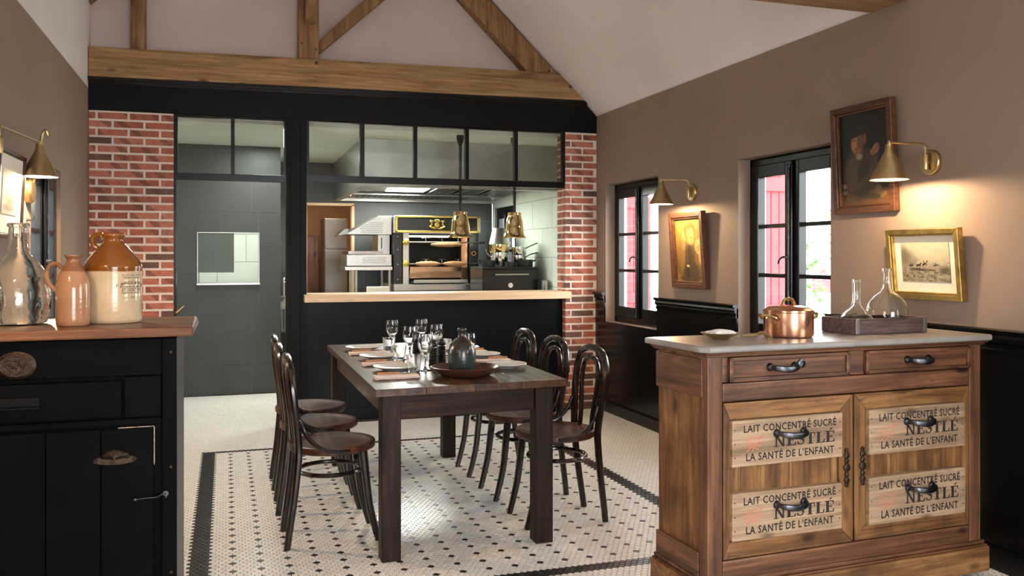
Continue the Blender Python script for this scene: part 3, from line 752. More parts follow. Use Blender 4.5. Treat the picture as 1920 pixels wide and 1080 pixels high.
# two doors of mitred frames with boards and crate fronts
CR = {0: [(0.097, 0.604, 0.588, 0.7585), (0.097, 0.601, 0.317, 0.492)], 1: [(0.736, 1.238, 0.582, 0.7605), (0.736, 1.241, 0.306, 0.493)]}
for dn, (a, b_) in enumerate(((0.070, 0.670), (0.678, 1.278))):
    z0, z1 = 0.248, 0.823; fw = 0.062
    d = cp('door', MB().box(a + 0.01, b_ - 0.01, 0.022, 0.034, z0 + 0.01, z1 - 0.01), MT['pine_x'], bev=0)
    il, ir = (0.028, 0.066) if dn == 0 else (0.056, 0.036)
    def fr(pts, mat, nm): 
        m_ = MB(); m_.prism(pts, 0.002, 0.026); m_.build(nm, mat, d, smooth=0, bevel=0.0025)
    g = 0.0008
    fr([(a + g, z1), (b_ - g, z1), (b_ - ir - g, z1 - fw), (a + il + g, z1 - fw)], MT['pine_x'], 'door_rail')
    fr([(a + g, z0), (a + il + g, z0 + fw), (b_ - ir - g, z0 + fw), (b_ - g, z0)], MT['pine_x'], 'door_rail')
    fr([(a, z0 + g), (a, z1 - g), (a + il, z1 - fw - g), (a + il, z0 + fw + g)], MT['pine_z'], 'door_stile')
    fr([(b_, z0 + g), (b_ - ir, z0 + fw + g), (b_ - ir, z1 - fw - g), (b_, z1 - g)], MT['pine_z'], 'door_stile')
    xs = ([0.098, 0.155, 0.375, 0.57, 0.604] if dn == 0 else [0.734, 0.768, 1.165, 1.242])
    for p, q in zip(xs, xs[1:]):
        MB().box(p + 0.001, q - 0.001, 0.014, 0.024, z0 + fw - 0.004, z1 - fw + 0.004).build('board', MT['pine_z'], d, smooth=0, bevel=0.002)
    for kn, (p, q, r_, s_) in enumerate(CR[dn]):
        tilt = (0.006 if dn == 0 and kn == 1 else 0.0)
        cm_ = MB(); cm_.prism([(p, r_ + 0.0), (q, r_ - tilt), (q, s_ - tilt), (p, s_)], -0.014, 0.016)
        c = cm_.build('crate_front', MT['crate'], d, smooth=0, bevel=0.002, label='pale crate board printed with black lettering')
        tm = MB(); yk = -0.0146; w = q - p; h = s_ - r_; xc = (p + q) / 2
        def put(v, f): tm.add([(x_, yk, z_) for x_, z_ in v], f)
        for body, zc, wid, hh in (('LAIT CONCENTRÉ SUCRÉ', s_ - 0.155 * h - 0.012, 0.84 * w, 0.155 * h), ('LA SANTÉ DE L\u2019ENFANT' if not (dn == 0 and kn == 0) else 'LA SANTÉ DE L\u2019ENFANT', r_ + 0.115 * h, 0.80 * w, 0.155 * h)):
            v, f = text_mesh(body, 1.0, 'LEFT', 1.10, 1.0, 0.022)
            xa = min(t[0] for t in v); xb = max(t[0] for t in v)
            kx = wid / (xb - xa); kz = hh / 0.70
            if 'SANT' in body: zc0 = r_ + 0.12 * h
            else: zc0 = s_ - 0.265 * h
            put([((t[0] - xa) * kx + xc - wid / 2 + 0.01, t[1] * kz + zc0) for t in v], f)
        wn_, hn_ = 0.57 * w, 0.25 * h
        for poly in SERIF:
            put([(xc + 0.075 + u * wn_ , r_ + 0.365 * h + v_ * hn_) for u, v_ in poly], [tuple(range(len(poly)))])
        tm.build('printed_lettering', MT['ink'], c, smooth=0, fix=False)
        # faded red emblem: a small animal shape drawn in loose strokes
        em = MB(); ex, ez = xc - 0.31 * w, r_ + 0.50 * h; k_ = h * 0.20
        for line in ([(-1, -.6), (-.7, .3), (-.1, .6), (.5, .35), (.9, .7)], [(-.8, -.9), (-.2, -.5), (.5, -.8)], [(-.3, .1), (.2, -.1), (.6, .1)], [(.5, .3), (.75, -.1), (.4, -.5)], [(.55, .5), (.8, .9)], [(.7, .5), (1.05, .85)], [(-.95, -.1), (-.5, -.3), (-.6, -.9)], [(-.5, .4), (-.3, -.2), (.1, -.3)], [(-.2, -.9), (.1, -.4), (.45, -.2)]):
            Q = catmull([(ex + u * k_ * 1.25, 0, ez + v_ * k_) for u, v_ in line], 5)
            for i in range(len(Q) - 1):
                dd = (Q[i + 1] - Q[i]).normalized(); nn = Vector((-dd.z, 0, dd.x)) * 0.0014
                em.add([(q_.x, yk + 0.0002, q_.z) for q_ in (Q[i] - nn, Q[i + 1] - nn, Q[i + 1] + nn, Q[i] + nn)], [(0, 1, 2, 3)])
        em.build('printed_emblem', MT['inkred'], c, smooth=0, fix=False, label='faded red printed emblem')
        nl = MB()
        for xx in (p + 0.012, q - 0.012):
            for zz in (0.2, 0.5, 0.8): nl.lathe([(0.0028, 0), (0.0022, -0.0012)], 6, (xx, -0.014, r_ + zz * h), 'y')
        nl.build('nail_heads', MT['cast'], c)['kind'] = 'stuff'
        bail_handle(c, (0.357, 0.357, 0.989, 0.995)[dn * 2 + kn], (0.702, 0.434, 0.703, 0.437)[dn * 2 + kn], -0.014, 0.124)
    # pierced key plate
    kx = 0.637 if dn == 0 else 0.716
    kp = MB()
    for zz, rr in ((0.472, 0.009), (0.490, 0.013), (0.512, 0.010), (0.540, 0.016), (0.566, 0.010), (0.588, 0.013), (0.607, 0.009)):
        kp.lathe([(rr, 0.002), (rr, -0.003), (rr * 0.7, -0.005)], 12, (kx, 0.0, zz), 'y')
    kp.box(kx - 0.006, kx + 0.006, -0.003, 0.002, 0.47, 0.61)
    kp.build('key_plate', MT['bronze'], d, label='ornate dark key plate')

# ------------------------------------------------------------------ things on the pine cabinet
ZT = 1.0385
pot = thing('copper_pot', 'lidded copper pot with brass side handles on the stone top', 'pot', (2.166, 3.01, ZT), R(8))
MB().lathe([(0.001, 0), (0.090, 0), (0.0965, 0.004), (0.0985, 0.012), (0.0985, 0.098), (0.101, 0.101), (0.101, 0.104), (0.094, 0.104), (0.094, 0.010), (0.001, 0.010)], 48).build('body', MT['copper'], pot)
MB().lathe([(0.001, 0.110), (0.055, 0.119), (0.080, 0.114), (0.091, 0.107), (0.100, 0.1055), (0.100, 0.108), (0.092, 0.112), (0.081, 0.119), (0.05, 0.125), (0.001, 0.127)], 48).build('lid', MT['copper'], pot)
MB().tube(catmull([(-0.040, 0, 0.121), (-0.032, 0, 0.128), (-0.022, 0, 0.146), (0, 0, 0.153), (0.022, 0, 0.146), (0.032, 0, 0.128), (0.040, 0, 0.121)], 5), 0.0065, 10).build('lid_handle', MT['brass_b'], pot)
for s in (-1, 1):
    MB().tube(catmull([(s * 0.097, -0.042, 0.074), (s * 0.112, -0.040, 0.082), (s * 0.132, -0.022, 0.090), (s * 0.137, 0, 0.091), (s * 0.132, 0.022, 0.090), (s * 0.112, 0.040, 0.082), (s * 0.097, 0.042, 0.074)], 5), 0.006, 10).build('side_handle', MT['brass_b'], pot)

dish = thing('brass_dish', 'small brass dish holding a folded white cloth on the stone top', 'dish', (1.848, 3.005, ZT), 0)
MB().lathe([(0.001, 0.0), (0.030, 0.0), (0.036, 0.003), (0.060, 0.014), (0.076, 0.022), (0.078, 0.0245), (0.074, 0.0245), (0.058, 0.018), (0.034, 0.008), (0.001, 0.006)], 36).build('bowl', MT['brass'], dish)
cl = MB()
N = 12
vs = []; fs = []
for i in range(N + 1):
    for j in range(N + 1):
        u, v = i / N * 2 - 1, j / N * 2 - 1
        e = max(abs(u), abs(v))
        vs.append((u * 0.046 + 0.004 * math.sin(5 * v), v * 0.036, 0.026 + 0.010 * (1 - e ** 4) + 0.002 * math.sin(7 * u + 4 * v)))
for i in range(N):
    for j in range(N): a = i * (N + 1) + j; fs.append((a, a + 1, a + N + 2, a + N + 1))
b0 = len(vs)
vs += [(v[0] * 0.95, v[1] * 0.95, 0.021) for v in vs[:b0]]
fs += [tuple(q + b0 for q in f)[::-1] for f in fs[:N * N]]
bnd = [i * (N + 1) for i in range(N + 1)] + [N * (N + 1) + j for j in range(1, N + 1)] + [i * (N + 1) + N for i in range(N - 1, -1, -1)] + [j for j in range(N - 1, 0, -1)]
for i in range(len(bnd)): a, b_ = bnd[i], bnd[(i + 1) % len(bnd)]; fs.append((a, b_, b_ + b0, a + b0))
cl.add(vs, fs).build('cloth', plain('white_cloth', (0.82, 0.78, 0.74), 0.95, var=0.1, vscale=60, bmp=0.4), dish)
tg = thing('serving_tongs', 'gold claw-ended serving tongs lying beside the brass dish', 'tongs', (1.925, 2.975, ZT), R(-14))
MB().tube([(0, 0.006, 0.012), (0.06, 0.012, 0.016)], 0.004, 8).build('arm', MT['brass'], tg)
MB().tube([(0, -0.006, 0.012), (0.06, -0.010, 0.014)], 0.004, 8).build('arm', MT['brass'], tg)
for k, (dy, dz) in enumerate(((0.028, 0.004), (0.014, 0.012), (0.0, 0.006), (-0.016, 0.010), (-0.030, 0.004))):
    MB().tube(catmull([(0.055, 0.006 * (2 - k) * 0.5, 0.015), (0.085, dy * 0.8, 0.020 + dz * 0.5), (0.112, dy, 0.0045)], 5), 0.0035, 6).build('claw', MT['brass'], tg)

tray = thing('bottle_crate', 'shallow dark wooden crate holding two clear carafes', 'crate', (2.475, 2.985, ZT), CBA)
tw, td, thh = 0.385, 0.205, 0.064
for nm, bxs in (('front_board', (0.0, tw, 0.0, 0.012)), ('back_board', (0.0, tw, td - 0.012, td)), ('side_board', (-0.004, 0.010, 0.0125, td - 0.0125)), ('side_board', (tw - 0.010, tw + 0.004, 0.0125, td - 0.0125))):
    MB().box(bxs[0], bxs[1], bxs[2], bxs[3], 0.0, thh).build(nm, MT['traywood'], tray, smooth=0, bevel=0.002)
MB().box(0.002, tw - 0.002, 0.013, td - 0.013, 0.002, 0.009).build('base_board', MT['traywood'], tray, smooth=0)
for x in (0.0, tw - 0.018): MB().box(x, x + 0.018, -0.003, 0.0, 0.001, thh).build('corner_strip', MT['steel_d'], tray, smooth=0, bevel=0.001)
def carafe(name, label, loc, prof, n=40, group=None):
    inner = [(max(r - 0.0035, 0.0006), z) for r, z in prof]
    inner = [(r, max(z, prof[0][1] + 0.005)) for r, z in inner]
    o = MB().lathe(prof + inner[::-1], n).build(name, MT['jarglass'], smooth=50)
    o.location = loc
    return tag(o, label, 'carafe', group)
carafe('carafe', 'small clear glass carafe with wide base, left one in the crate', (2.553, 3.075, ZT + 0.0092),
       [(0.001, 0), (0.060, 0), (0.071, 0.008), (0.074, 0.022), (0.070, 0.046), (0.056, 0.070), (0.034, 0.090), (0.021, 0.104), (0.0165, 0.125), (0.0155, 0.200), (0.019, 0.206), (0.019, 0.214), (0.0165, 0.217)])
carafe('carafe', 'taller clear glass carafe with rounder body, right one in the crate', (2.735, 3.098, ZT + 0.0092),
       [(0.001, 0), (0.068, 0), (0.079, 0.008), (0.085, 0.035), (0.085, 0.080), (0.077, 0.112), (0.056, 0.140), (0.030, 0.160), (0.0195, 0.180), (0.0175, 0.245), (0.0215, 0.252), (0.0215, 0.261), (0.018, 0.264)])

# ------------------------------------------------------------------ dining table
TZ = 0.775
tb = thing('dining_table', 'long dark wooden dining table laid for six', 'table', (1.0875, 4.86, 0))
def tl(x, y): return (x - 1.0875, y - 4.86)
cn = [tl(0.625, 3.835), tl(1.553, 3.89), tl(1.560, 5.89), tl(0.640, 5.90)]
NP = 4
for k in range(NP):
    t0, t1 = k / NP, (k + 1) / NP; g = 0.0006
    def lp(a, b_, t): return (a[0] + (b_[0] - a[0]) * t, a[1] + (b_[1] - a[1]) * t)
    q = [lp(cn[0], cn[1], t0 + g), lp(cn[0], cn[1], t1 - g), lp(cn[3], cn[2], t1 - g), lp(cn[3], cn[2], t0 + g)]
    MB().hexa([(x, y, TZ - 0.034) for x, y in q], [(x, y, TZ) for x, y in q]).build('tabletop_plank', MT['table_y'], tb, smooth=0, bevel=0.002)
LG = [tl(0.700, 3.905), tl(1.438, 3.935), tl(0.700, 5.79), tl(1.438, 5.79)]
for (x, y) in LG: MB().box(x - 0.044, x + 0.044, y - 0.044, y + 0.044, 0, TZ - 0.034).build('leg', MT['table_z'], tb, smooth=0, bevel=0.004)
for (a, b_) in ((0, 1), (2, 3)):
    MB().beam((LG[a][0] + 0.044, LG[a][1] - 0.005, 0.685), (LG[b_][0] - 0.044, LG[b_][1] - 0.005, 0.685), 0.03, 0.105).build('apron', MT['table_x'], tb, smooth=0, bevel=0.002)
for (a, b_) in ((0, 2), (1, 3)):
    MB().beam((LG[a][0], LG[a][1] + 0.044, 0.685), (LG[b_][0], LG[b_][1] - 0.044, 0.685), 0.03, 0.105).build('apron', MT['table_y'], tb, smooth=0, bevel=0.002)

# ------------------------------------------------------------------ bentwood chairs
def make_chair(label):
    t = thing('bentwood_chair', label, 'chair', group='bentwood chairs around the dining table')
    # seat: front towards +y
    sp = [(0.001, 0.447), (0.150, 0.446), (0.172, 0.444), (0.180, 0.434), (0.200, 0.431), (0.208, 0.437), (0.210, 0.458), (0.206, 0.466), (0.196, 0.468), (0.182, 0.462), (0.10, 0.457), (0.001, 0.455)]
    MB().lathe(sp, 40).build('seat', MT['seat'], t)
    half = [(0.142, -0.222, 0.0), (0.146, -0.212, 0.08), (0.152, -0.190, 0.24), (0.156, -0.174, 0.40), (0.158, -0.172, 0.47), (0.172, -0.180, 0.57), (0.192, -0.194, 0.68), (0.188, -0.204, 0.77), (0.150, -0.211, 0.842), (0.078, -0.215, 0.874)]
    pts = [(-x, y, z) for x, y, z in half] + [(0, -0.216, 0.881)] + half[::-1]
    cp_ = catmull(pts, 5); n = len(cp_)
    rs = [0.0165 + 0.0025 * min(1, p.z / 0.45) for p in cp_]
    MB().tube(cp_, 0.016, 10, rs=rs).build('back_frame', MT['bent'], t)
    half = [(0.075, -0.170, 0.455), (0.079, -0.180, 0.56), (0.100, -0.192, 0.68), (0.098, -0.201, 0.765), (0.064, -0.206, 0.815)]
    pts = [(-x, y, z) for x, y, z in half] + [(0, -0.208, 0.829)] + half[::-1]
    MB().tube(catmull(pts, 5), 0.0128, 10).build('inner_loop', MT['bent'], t)
    for s in (-1, 1):
        lp = catmull([(s * 0.132, 0.130, 0.44), (s * 0.138, 0.142, 0.33), (s * 0.142, 0.160, 0.18), (s * 0.143, 0.188, 0.06), (s * 0.142, 0.205, 0.0)], 5)
        MB().tube(lp, 0.015, 10, rs=[0.0215 - 0.0065 * i / (len(lp) - 1) for i in range(len(lp))]).build('leg', MT['bent'], t)
        MB().tube(catmull([(s * 0.172, -0.166, 0.60), (s * 0.180, -0.140, 0.535), (s * 0.198, -0.085, 0.475), (s * 0.212, -0.01, 0.452), (s * 0.208, 0.06, 0.449)], 6), 0.0105, 8).build('side_brace', MT['bent'], t)
    ring = [(0.150 * math.cos(a), 0.150 * math.sin(a) - 0.010, 0.328) for a in [2 * PI * k / 36 for k in range(36)]]
    MB().tube(ring, 0.011, 8, closed=True).build('leg_ring', MT['bent'], t)
    return t
CH = [(0.492, 4.325, -90, 'bentwood chair on the left of the table, nearest the camera'),
      (0.486, 4.885, -91, 'bentwood chair on the left of the table, middle of three'),
      (0.488, 5.405, -90, 'bentwood chair on the left of the table, farthest from the camera'),
      (1.632, 4.255, 90, 'bentwood chair on the right of the table, nearest the pine cabinet'),
      (1.628, 4.790, 91, 'bentwood chair on the right of the table, middle of three'),
      (1.630, 5.345, 90, 'bentwood chair on the right of the table, nearest the bar front')]
ch0 = make_chair(CH[0][3])
for n, (x, y, rz, lb) in enumerate(CH):
    o = ch0 if n == 0 else copy_tree(ch0)
    o.location = (x, y, 0); o.rotation_euler = (0, 0, R(rz)); o['label'] = lb

# ------------------------------------------------------------------ table setting
def plate(x, y, label):
    o = MB().lathe([(0.001, 0.0), (0.062, 0.0), (0.066, 0.004), (0.090, 0.012), (0.112, 0.020), (0.116, 0.0225), (0.114, 0.0245), (0.088, 0.017), (0.064, 0.009), (0.001, 0.0075)], 44).build('plate', MT['china'], smooth=50)
    o.location = (x, y, TZ + 0.0005); return tag(o, label, 'plate', 'white plates on the dining table')
plate(0.822, 5.50, 'white plate at the far left place of the table')
plate(0.838, 5.00, 'white plate at the middle left place of the table')
plate(0.832, 4.475, 'white plate at the near left place of the table')
plate(1.400, 5.30, 'white plate at the far right place, half hidden behind the stoneware bottle')
plate(1.415, 4.90, 'white plate at the middle right place of the table')
plate(1.402, 4.395, 'white plate at the near right place beside the wooden dough bowl')
def napkin(x0, x1, y, rz, label):
    L = x1 - x0; t = thing('napkin', label, 'napkin', ((x0 + x1) / 2, y, TZ + 0.0005), rz, 'folded pink napkins on the dining table')
    mb = MB()
    for (zz, dx, dy, hw) in ((0.0, 0, 0, 0.036), (0.0055, 0.004, -0.002, 0.0345), (0.011, -0.003, 0.001, 0.033)):
        n = 14; prof = []
        for i in range(n + 1):
            u = i / n
            prof.append((-L / 2 + L * u + dx, zz + 0.0012 * math.sin(9 * u + zz * 400)))
        vs = []; fs = []
        for px_, pz in prof:
            for (yy, z2) in ((-hw, 0.0035), (-hw * 0.93, 0.0), (hw * 0.93, 0.0), (hw, 0.0035), (hw * 0.93, 0.007), (-hw * 0.93, 0.007)):
                vs.append((px_, yy + dy, pz + z2))
        for i in range(n):
            for k in range(6): fs.append((i * 6 + k, i * 6 + (k + 1) % 6, i * 6 + 6 + (k + 1) % 6, i * 6 + 6 + k))
        fs.append(tuple(range(6))[::-1]); fs.append(tuple(n * 6 + k for k in range(6)))
        mb.add([(a, b_, max(c_, 0)) for a, b_, c_ in vs], fs)
    mb.build('folded_cloth', MT['linen'], t, smooth=60)
    return t
def knife(x, y, rz, label):
    t = thing('table_knife', label, 'knife', (x, y, TZ + 0.0215), rz, 'wood-handled knives on the napkins')
    MB().lathe([(0.001, -0.058), (0.009, -0.056), (0.0095, 0.0), (0.008, 0.052), (0.001, 0.053)], 10, (0, 0, 0.005), 'x', sy=0.55).build('handle', MT['knifewood'], t)
    b_ = MB(); b_.prism([(0.05, -0.007), (0.125, -0.008), (0.148, 0.002), (0.14, 0.007), (0.05, 0.006)], 0.004, 0.0055, 'z'); b_.build('blade', MT['chrome'], t, smooth=0)
    return t
for n, (a, b_, y, rz, s, lb) in enumerate(((0.675, 0.885, 4.165, 2, 1, 'at the near left place'), (0.70, 0.915, 4.70, 1, 1, 'at the middle left place'), (0.70, 0.915, 5.245, 0, 1, 'at the far left place'),
                                     (1.30, 1.50, 4.635, 180, -1, 'between the two nearer right plates'), (1.30, 1.50, 5.105, 180, -1, 'at the far right place'))):
    napkin(a, b_, y, R(rz), 'folded pink linen napkin ' + lb)
    knife((a + b_) / 2 - 0.035 * s, y + 0.006, R(rz), 'wood-handled table knife on the napkin ' + lb)
def stem_prof():
    o = [(0.001, 0.0), (0.036, 0.0), (0.0365, 0.002), (0.020, 0.005), (0.008, 0.012), (0.0052, 0.025), (0.005, 0.055), (0.0085, 0.064), (0.0065, 0.072), (0.012, 0.084), (0.028, 0.100), (0.037, 0.122), (0.0395, 0.145), (0.038, 0.170), (0.0355, 0.190)]
    i = [(0.0342, 0.190), (0.0365, 0.170), (0.038, 0.145), (0.0355, 0.123), (0.026, 0.102), (0.008, 0.089), (0.001, 0.087)]
    return o + i
wg = None
for n, (x, y, lb) in enumerate(((0.99, 5.43, 'far left wine glass, behind a tumbler'), (0.994, 4.90, 'left row wine glass in the middle'), (0.973, 4.40, 'left row wine glass nearest the camera'),
                                (1.185, 5.47, 'wine glass farthest back, above the black mill'), (1.176, 5.01, 'right row wine glass in the middle'), (1.195, 4.375, 'wine glass half hidden behind the stoneware bottle neck'))):
    if wg is None: wg = MB().lathe(stem_prof(), 30, flute=10, famp=0.018).mesh('wine_glass', MT['glass'], 60)
    o = bpy.data.objects.new('wine_glass', wg); COL.objects.link(o); o.location = (x, y, TZ + 0.0003)
    tag(o, lb + ' on the table', 'wine glass', 'stemmed wine glasses on the dining table')
tg_ = None
for n, (x, y, lb) in enumerate(((0.955, 5.345, 'clear tumbler at the far left, below a wine glass'), (0.925, 4.855, 'clear tumbler in the middle of the left row'), (0.905, 4.36, 'clear tumbler nearest the camera beside the wine glass'),
                                (1.255, 5.12, 'clear tumbler right of the black mills'), (1.255, 5.42, 'clear tumbler at the far end of the right row'))):
    if tg_ is None: tg_ = MB().lathe([(0.001, 0), (0.029, 0), (0.031, 0.003), (0.036, 0.05), (0.0405, 0.088), (0.0405, 0.090), (0.0385, 0.090), (0.034, 0.05), (0.028, 0.012), (0.001, 0.010)], 40, flute=10, famp=0.022).mesh('tumbler', MT['glass'], 60)
    o = bpy.data.objects.new('tumbler', tg_); COL.objects.link(o); o.location = (x, y, TZ + 0.0003)
    tag(o, lb, 'tumbler', 'clear tumblers on the dining table')
for n, (x, y, lb) in enumerate(((1.085, 5.15, 'black ribbed mill behind the middle wine glasses'), (1.062, 4.60, 'black ribbed mill, left of the near pair'), (1.122, 4.66, 'black ribbed mill, right of the near pair'))):
    prof = [(0.001, 0), (0.026, 0), (0.027, 0.004)]
    for k in range(8):
        z = 0.006 + k * 0.0115; r_ = 0.026 - 0.0006 * k
        prof += [(r_ - 0.003, z), (r_, z + 0.003), (r_, z + 0.008), (r_ - 0.003, z + 0.0105)]
    prof += [(0.014, 0.100), (0.022, 0.106), (0.0235, 0.118), (0.019, 0.130), (0.008, 0.136), (0.001, 0.138)]
    t = thing('pepper_mill', lb, 'mill', (x, y, TZ + 0.0003), 0, 'black mills on the dining table')
    MB().lathe(prof[:-6], 24).build('body', MT['blackglass'], t); MB().lathe([(0.001, 0.0985)] + prof[-6:], 24).build('head', MT['blackglass'], t)
bw = MB().lathe([(0.001, 0.0), (0.105, 0.0), (0.120, 0.004), (0.150, 0.024), (0.168, 0.040), (0.171, 0.044), (0.166, 0.046), (0.158, 0.043), (0.135, 0.024), (0.105, 0.013), (0.001, 0.011)], 48, sx=1.02, sy=0.98).build('dough_bowl', MT['bowlwood'], smooth=60)
bw.location = (1.125, 4.175, TZ + 0.0005); tag(bw, 'shallow round wooden dough bowl under the stoneware bottle', 'bowl')
def glaze(name, low, high, zs, rough=0.15):
    m, nt, b = newmat(name)
    tc = nt.nodes.new('ShaderNodeTexCoord'); sp = nt.nodes.new('ShaderNodeSeparateXYZ'); nt.links.new(tc.outputs['Object'], sp.inputs[0])
    n = noise(nt, tc.outputs['Object'], 16, 5)
    ad = nt.nodes.new('ShaderNodeMath'); ad.operation = 'MULTIPLY_ADD'; ad.inputs[1].default_value = 0.012; nt.links.new(n, ad.inputs[0]); nt.links.new(sp.outputs[2], ad.inputs[2])
    fac = maprange(nt, ad.outputs[0], zs, zs + 0.004)
    lo = ramp(nt, n, [(0.3, tuple(c * 0.8 for c in low)), (0.7, low)]); hi = ramp(nt, n, [(0.3, tuple(c * 0.7 for c in high)), (0.7, high)])
    nt.links.new(mix(nt, fac, lo, hi), b.inputs['Base Color']); b.inputs['Roughness'].default_value = rough; b.inputs['Coat Weight'].default_value = 0.4; b.inputs['Coat Roughness'].default_value = 0.08
    w = nt.nodes.new('ShaderNodeTexWave'); w.bands_direction = 'Z'; w.inputs['Scale'].default_value = 18; w.inputs['Distortion'].default_value = 1.0; nt.links.new(tc.outputs['Object'], w.inputs['Vector'])
    bump(nt, b, w.outputs['Fac'], 0.045, 0.004)
    return m
bt = MB().lathe([(0.001, 0), (0.060, 0), (0.064, 0.006), (0.069, 0.03), (0.0705, 0.07), (0.069, 0.105), (0.060, 0.135), (0.040, 0.158), (0.024, 0.168), (0.0195, 0.178), (0.0185, 0.198), (0.0225, 0.203), (0.0235, 0.210), (0.021, 0.215), (0.013, 0.216), (0.012, 0.19), (0.001, 0.18)], 40).build('stoneware_bottle', glaze('dark_stoneware', srgb(52, 60, 58), srgb(44, 38, 32), 0.088, 0.3), smooth=60)
bt.location = (1.125, 4.24, TZ + 0.0122); tag(bt, 'dark glazed stoneware bottle standing in the dough bowl', 'bottle')
# ------------------------------------------------------------------ black counter on the left
ct = thing('black_counter', 'worn black painted counter with thick wooden slab top', 'counter', (0, 3.15, 0))
CX0, CX1 = -0.985, -0.158
def cc(name, mb, mat=None, parent=None, bev=0.003, label=None): return mb.build(name, mat or MT['worn_black'], parent or ct, smooth=0, bevel=bev, label=label)
sl = MB(); sl.hexa([(CX0, -0.03, 1.090), (-0.108, -0.03, 1.094), (-0.100, 0.545, 1.094), (CX0, 0.545, 1.090)], [(CX0, -0.036, 1.125), (-0.102, -0.034, 1.125), (-0.112, 0.55, 1.125), (CX0, 0.55, 1.125)])
cc('slab_top', sl, MT['slabtop'], bev=0.006, label='thick reclaimed wood slab')
cc('carcass', MB().box(CX0, CX1 - 0.004, 0.02, 0.49, 0.0, 1.09))
cc('upper_board', MB().box(CX0, -0.205, 0.0, 0.02, 0.965, 1.088)); 
cc('frame_stile', MB().box(-0.205, CX1, -0.004, 0.02, 0.0, 1.088))
cc('frame_rail', MB().box(CX0, -0.205, 0.004, 0.02, 0.80, 0.822))
cc('filler_board', MB().box(-0.322, -0.207, 0.003, 0.02, 0.825, 0.962))
dr = cc('drawer', MB().box(CX0, -0.328, -0.006, 0.02, 0.829, 0.950), bev=0.004)
cc('drawer_pull', MB().box(-0.705, -0.566, -0.034, -0.006, 0.874, 0.880).box(-0.700, -0.571, -0.010, -0.006, 0.874, 0.908), MT['black_matt'], dr, bev=0.002, label='flat black drawer pull')
dd = cc('door', MB().box(CX0, -0.230, 0.008, 0.02, 0.04, 0.793), bev=0)
for a, b_ in ((CX0, -0.812), (-0.812, -0.695), (-0.695, -0.555), (-0.555, -0.392), (-0.392, -0.231)):
    cc('plank', MB().box(a + 0.0012, b_ - 0.0012, -0.004, 0.010, 0.042, 0.791), None, dd, 0.002)
for q_ in ((-0.230, -0.2275, -0.001, 0.006, 0.665, 0.792), (-0.34, -0.230, -0.001, 0.006, 0.7925, 0.7945)):  # pale strips paint light leaking through the door gap, with chipped edges
    cc('chipped_edge_gaplight', MB().box(*q_), MT['chip_gaplight'], dd, 0, 'thin pale strip for gap light and chipped paint along the door edge')
cc('base_board', MB().box(CX0, CX1, -0.002, 0.02, 0.0, 0.038))
cc('steel_edge', MB().box(CX1 - 0.003, CX1 + 0.001, 0.0, 0.49, 0.0, 1.088), plain('grey_painted_steel', (0.10, 0.105, 0.115), 0.4, 0.6), None, 0.001, 'grey steel sheet on the end')
for z in (1.04, 0.655, 0.30): cc('bolt', MB().lathe([(0.006, 0), (0.005, -0.003)], 10, (-0.176, -0.004, z), 'y'), MT['bronze'], None, 0)
# oval cast medallion
md = MB()
for (k, y0) in ((1.0, 0.0), (0.90, -0.005)):
    md.lathe([(0.058 * k, 0.0), (0.058 * k, -0.006), (0.052 * k, -0.009), (0.001, -0.007)], 40, (-0.638, y0, 1.013), 'y', sy=0.76)
mo = cc('medallion', md, MT['bronze'], None, 0, 'oval cast bronze medallion with scrollwork')
scr = MB()
rs_ = random.Random(3)
for k in range(26):
    a = 2 * PI * k / 26; cx_, cz_ = -0.638 + 0.041 * math.cos(a), 1.013 + 0.031 * math.sin(a)
    q = [(cx_ + 0.0065 * math.cos(t + a) * (1 - t / 9), -0.013, cz_ + 0.0055 * math.sin(t + a) * (1 - t / 9)) for t in [i * 0.7 for i in range(9)]]
    scr.tube(q, 0.0012, 5)
scr.tube(catmull([(-0.638, -0.013, 0.985), (-0.664, -0.013, 1.008), (-0.662, -0.013, 1.03), (-0.638, -0.013, 1.026), (-0.614, -0.013, 1.03), (-0.612, -0.013, 1.008)], 5, True), 0.002, 6, closed=True)
for k in range(5): scr.sphere((-0.638 + 0.009 * (k - 2), -0.013, 1.010 + 0.006 * math.cos(k * 2)), 0.005, 8, 6)
cc('scrollwork', scr, MT['bronze'], mo, 0)
# shell cup pull
cu = MB(); vs = []; fs = []; nu, nv = 20, 8
for i in range(nu + 1):
    for j in range(nv + 1):
        a = PI * i / nu; b_ = PI / 2 * j / nv
        rib = 1 + 0.03 * math.cos(12 * a)
        vs.append((-0.3486 + 0.048 * math.cos(a) * math.cos(b_) * rib, -0.004 - 0.028 * math.sin(b_) * math.sin(a) ** 0.5, 0.6925 + 0.036 * math.sin(a) * (math.cos(b_) ** 0.8) * rib))
for i in range(nu):
    for j in range(nv): k = i * (nv + 1) + j; fs.append((k, k + 1, k + nv + 2, k + nv + 1))
cu.add(vs, fs)
cu.prism([(-0.3486 + 0.068 * math.cos(t) * (1 if abs(math.cos(t)) < 0.8 else 0.97), 0.690 + 0.016 * math.sin(t)) for t in [2 * PI * k / 28 for k in range(28)]], -0.0075, -0.004)
for s in (-1, 1): cu.sphere((-0.3486 + s * 0.058, -0.008, 0.690), 0.005, 8, 6)
cc('cup_pull', cu, MT['bronze'], dd, 0, 'ornate shell-shaped dark cup pull')
hk = MB(); hk.tube(catmull([(-0.286, -0.012, 0.555), (-0.25, -0.013, 0.558), (-0.222, -0.013, 0.558), (-0.205, -0.015, 0.566), (-0.192, -0.015, 0.569)], 5), 0.003, 8)
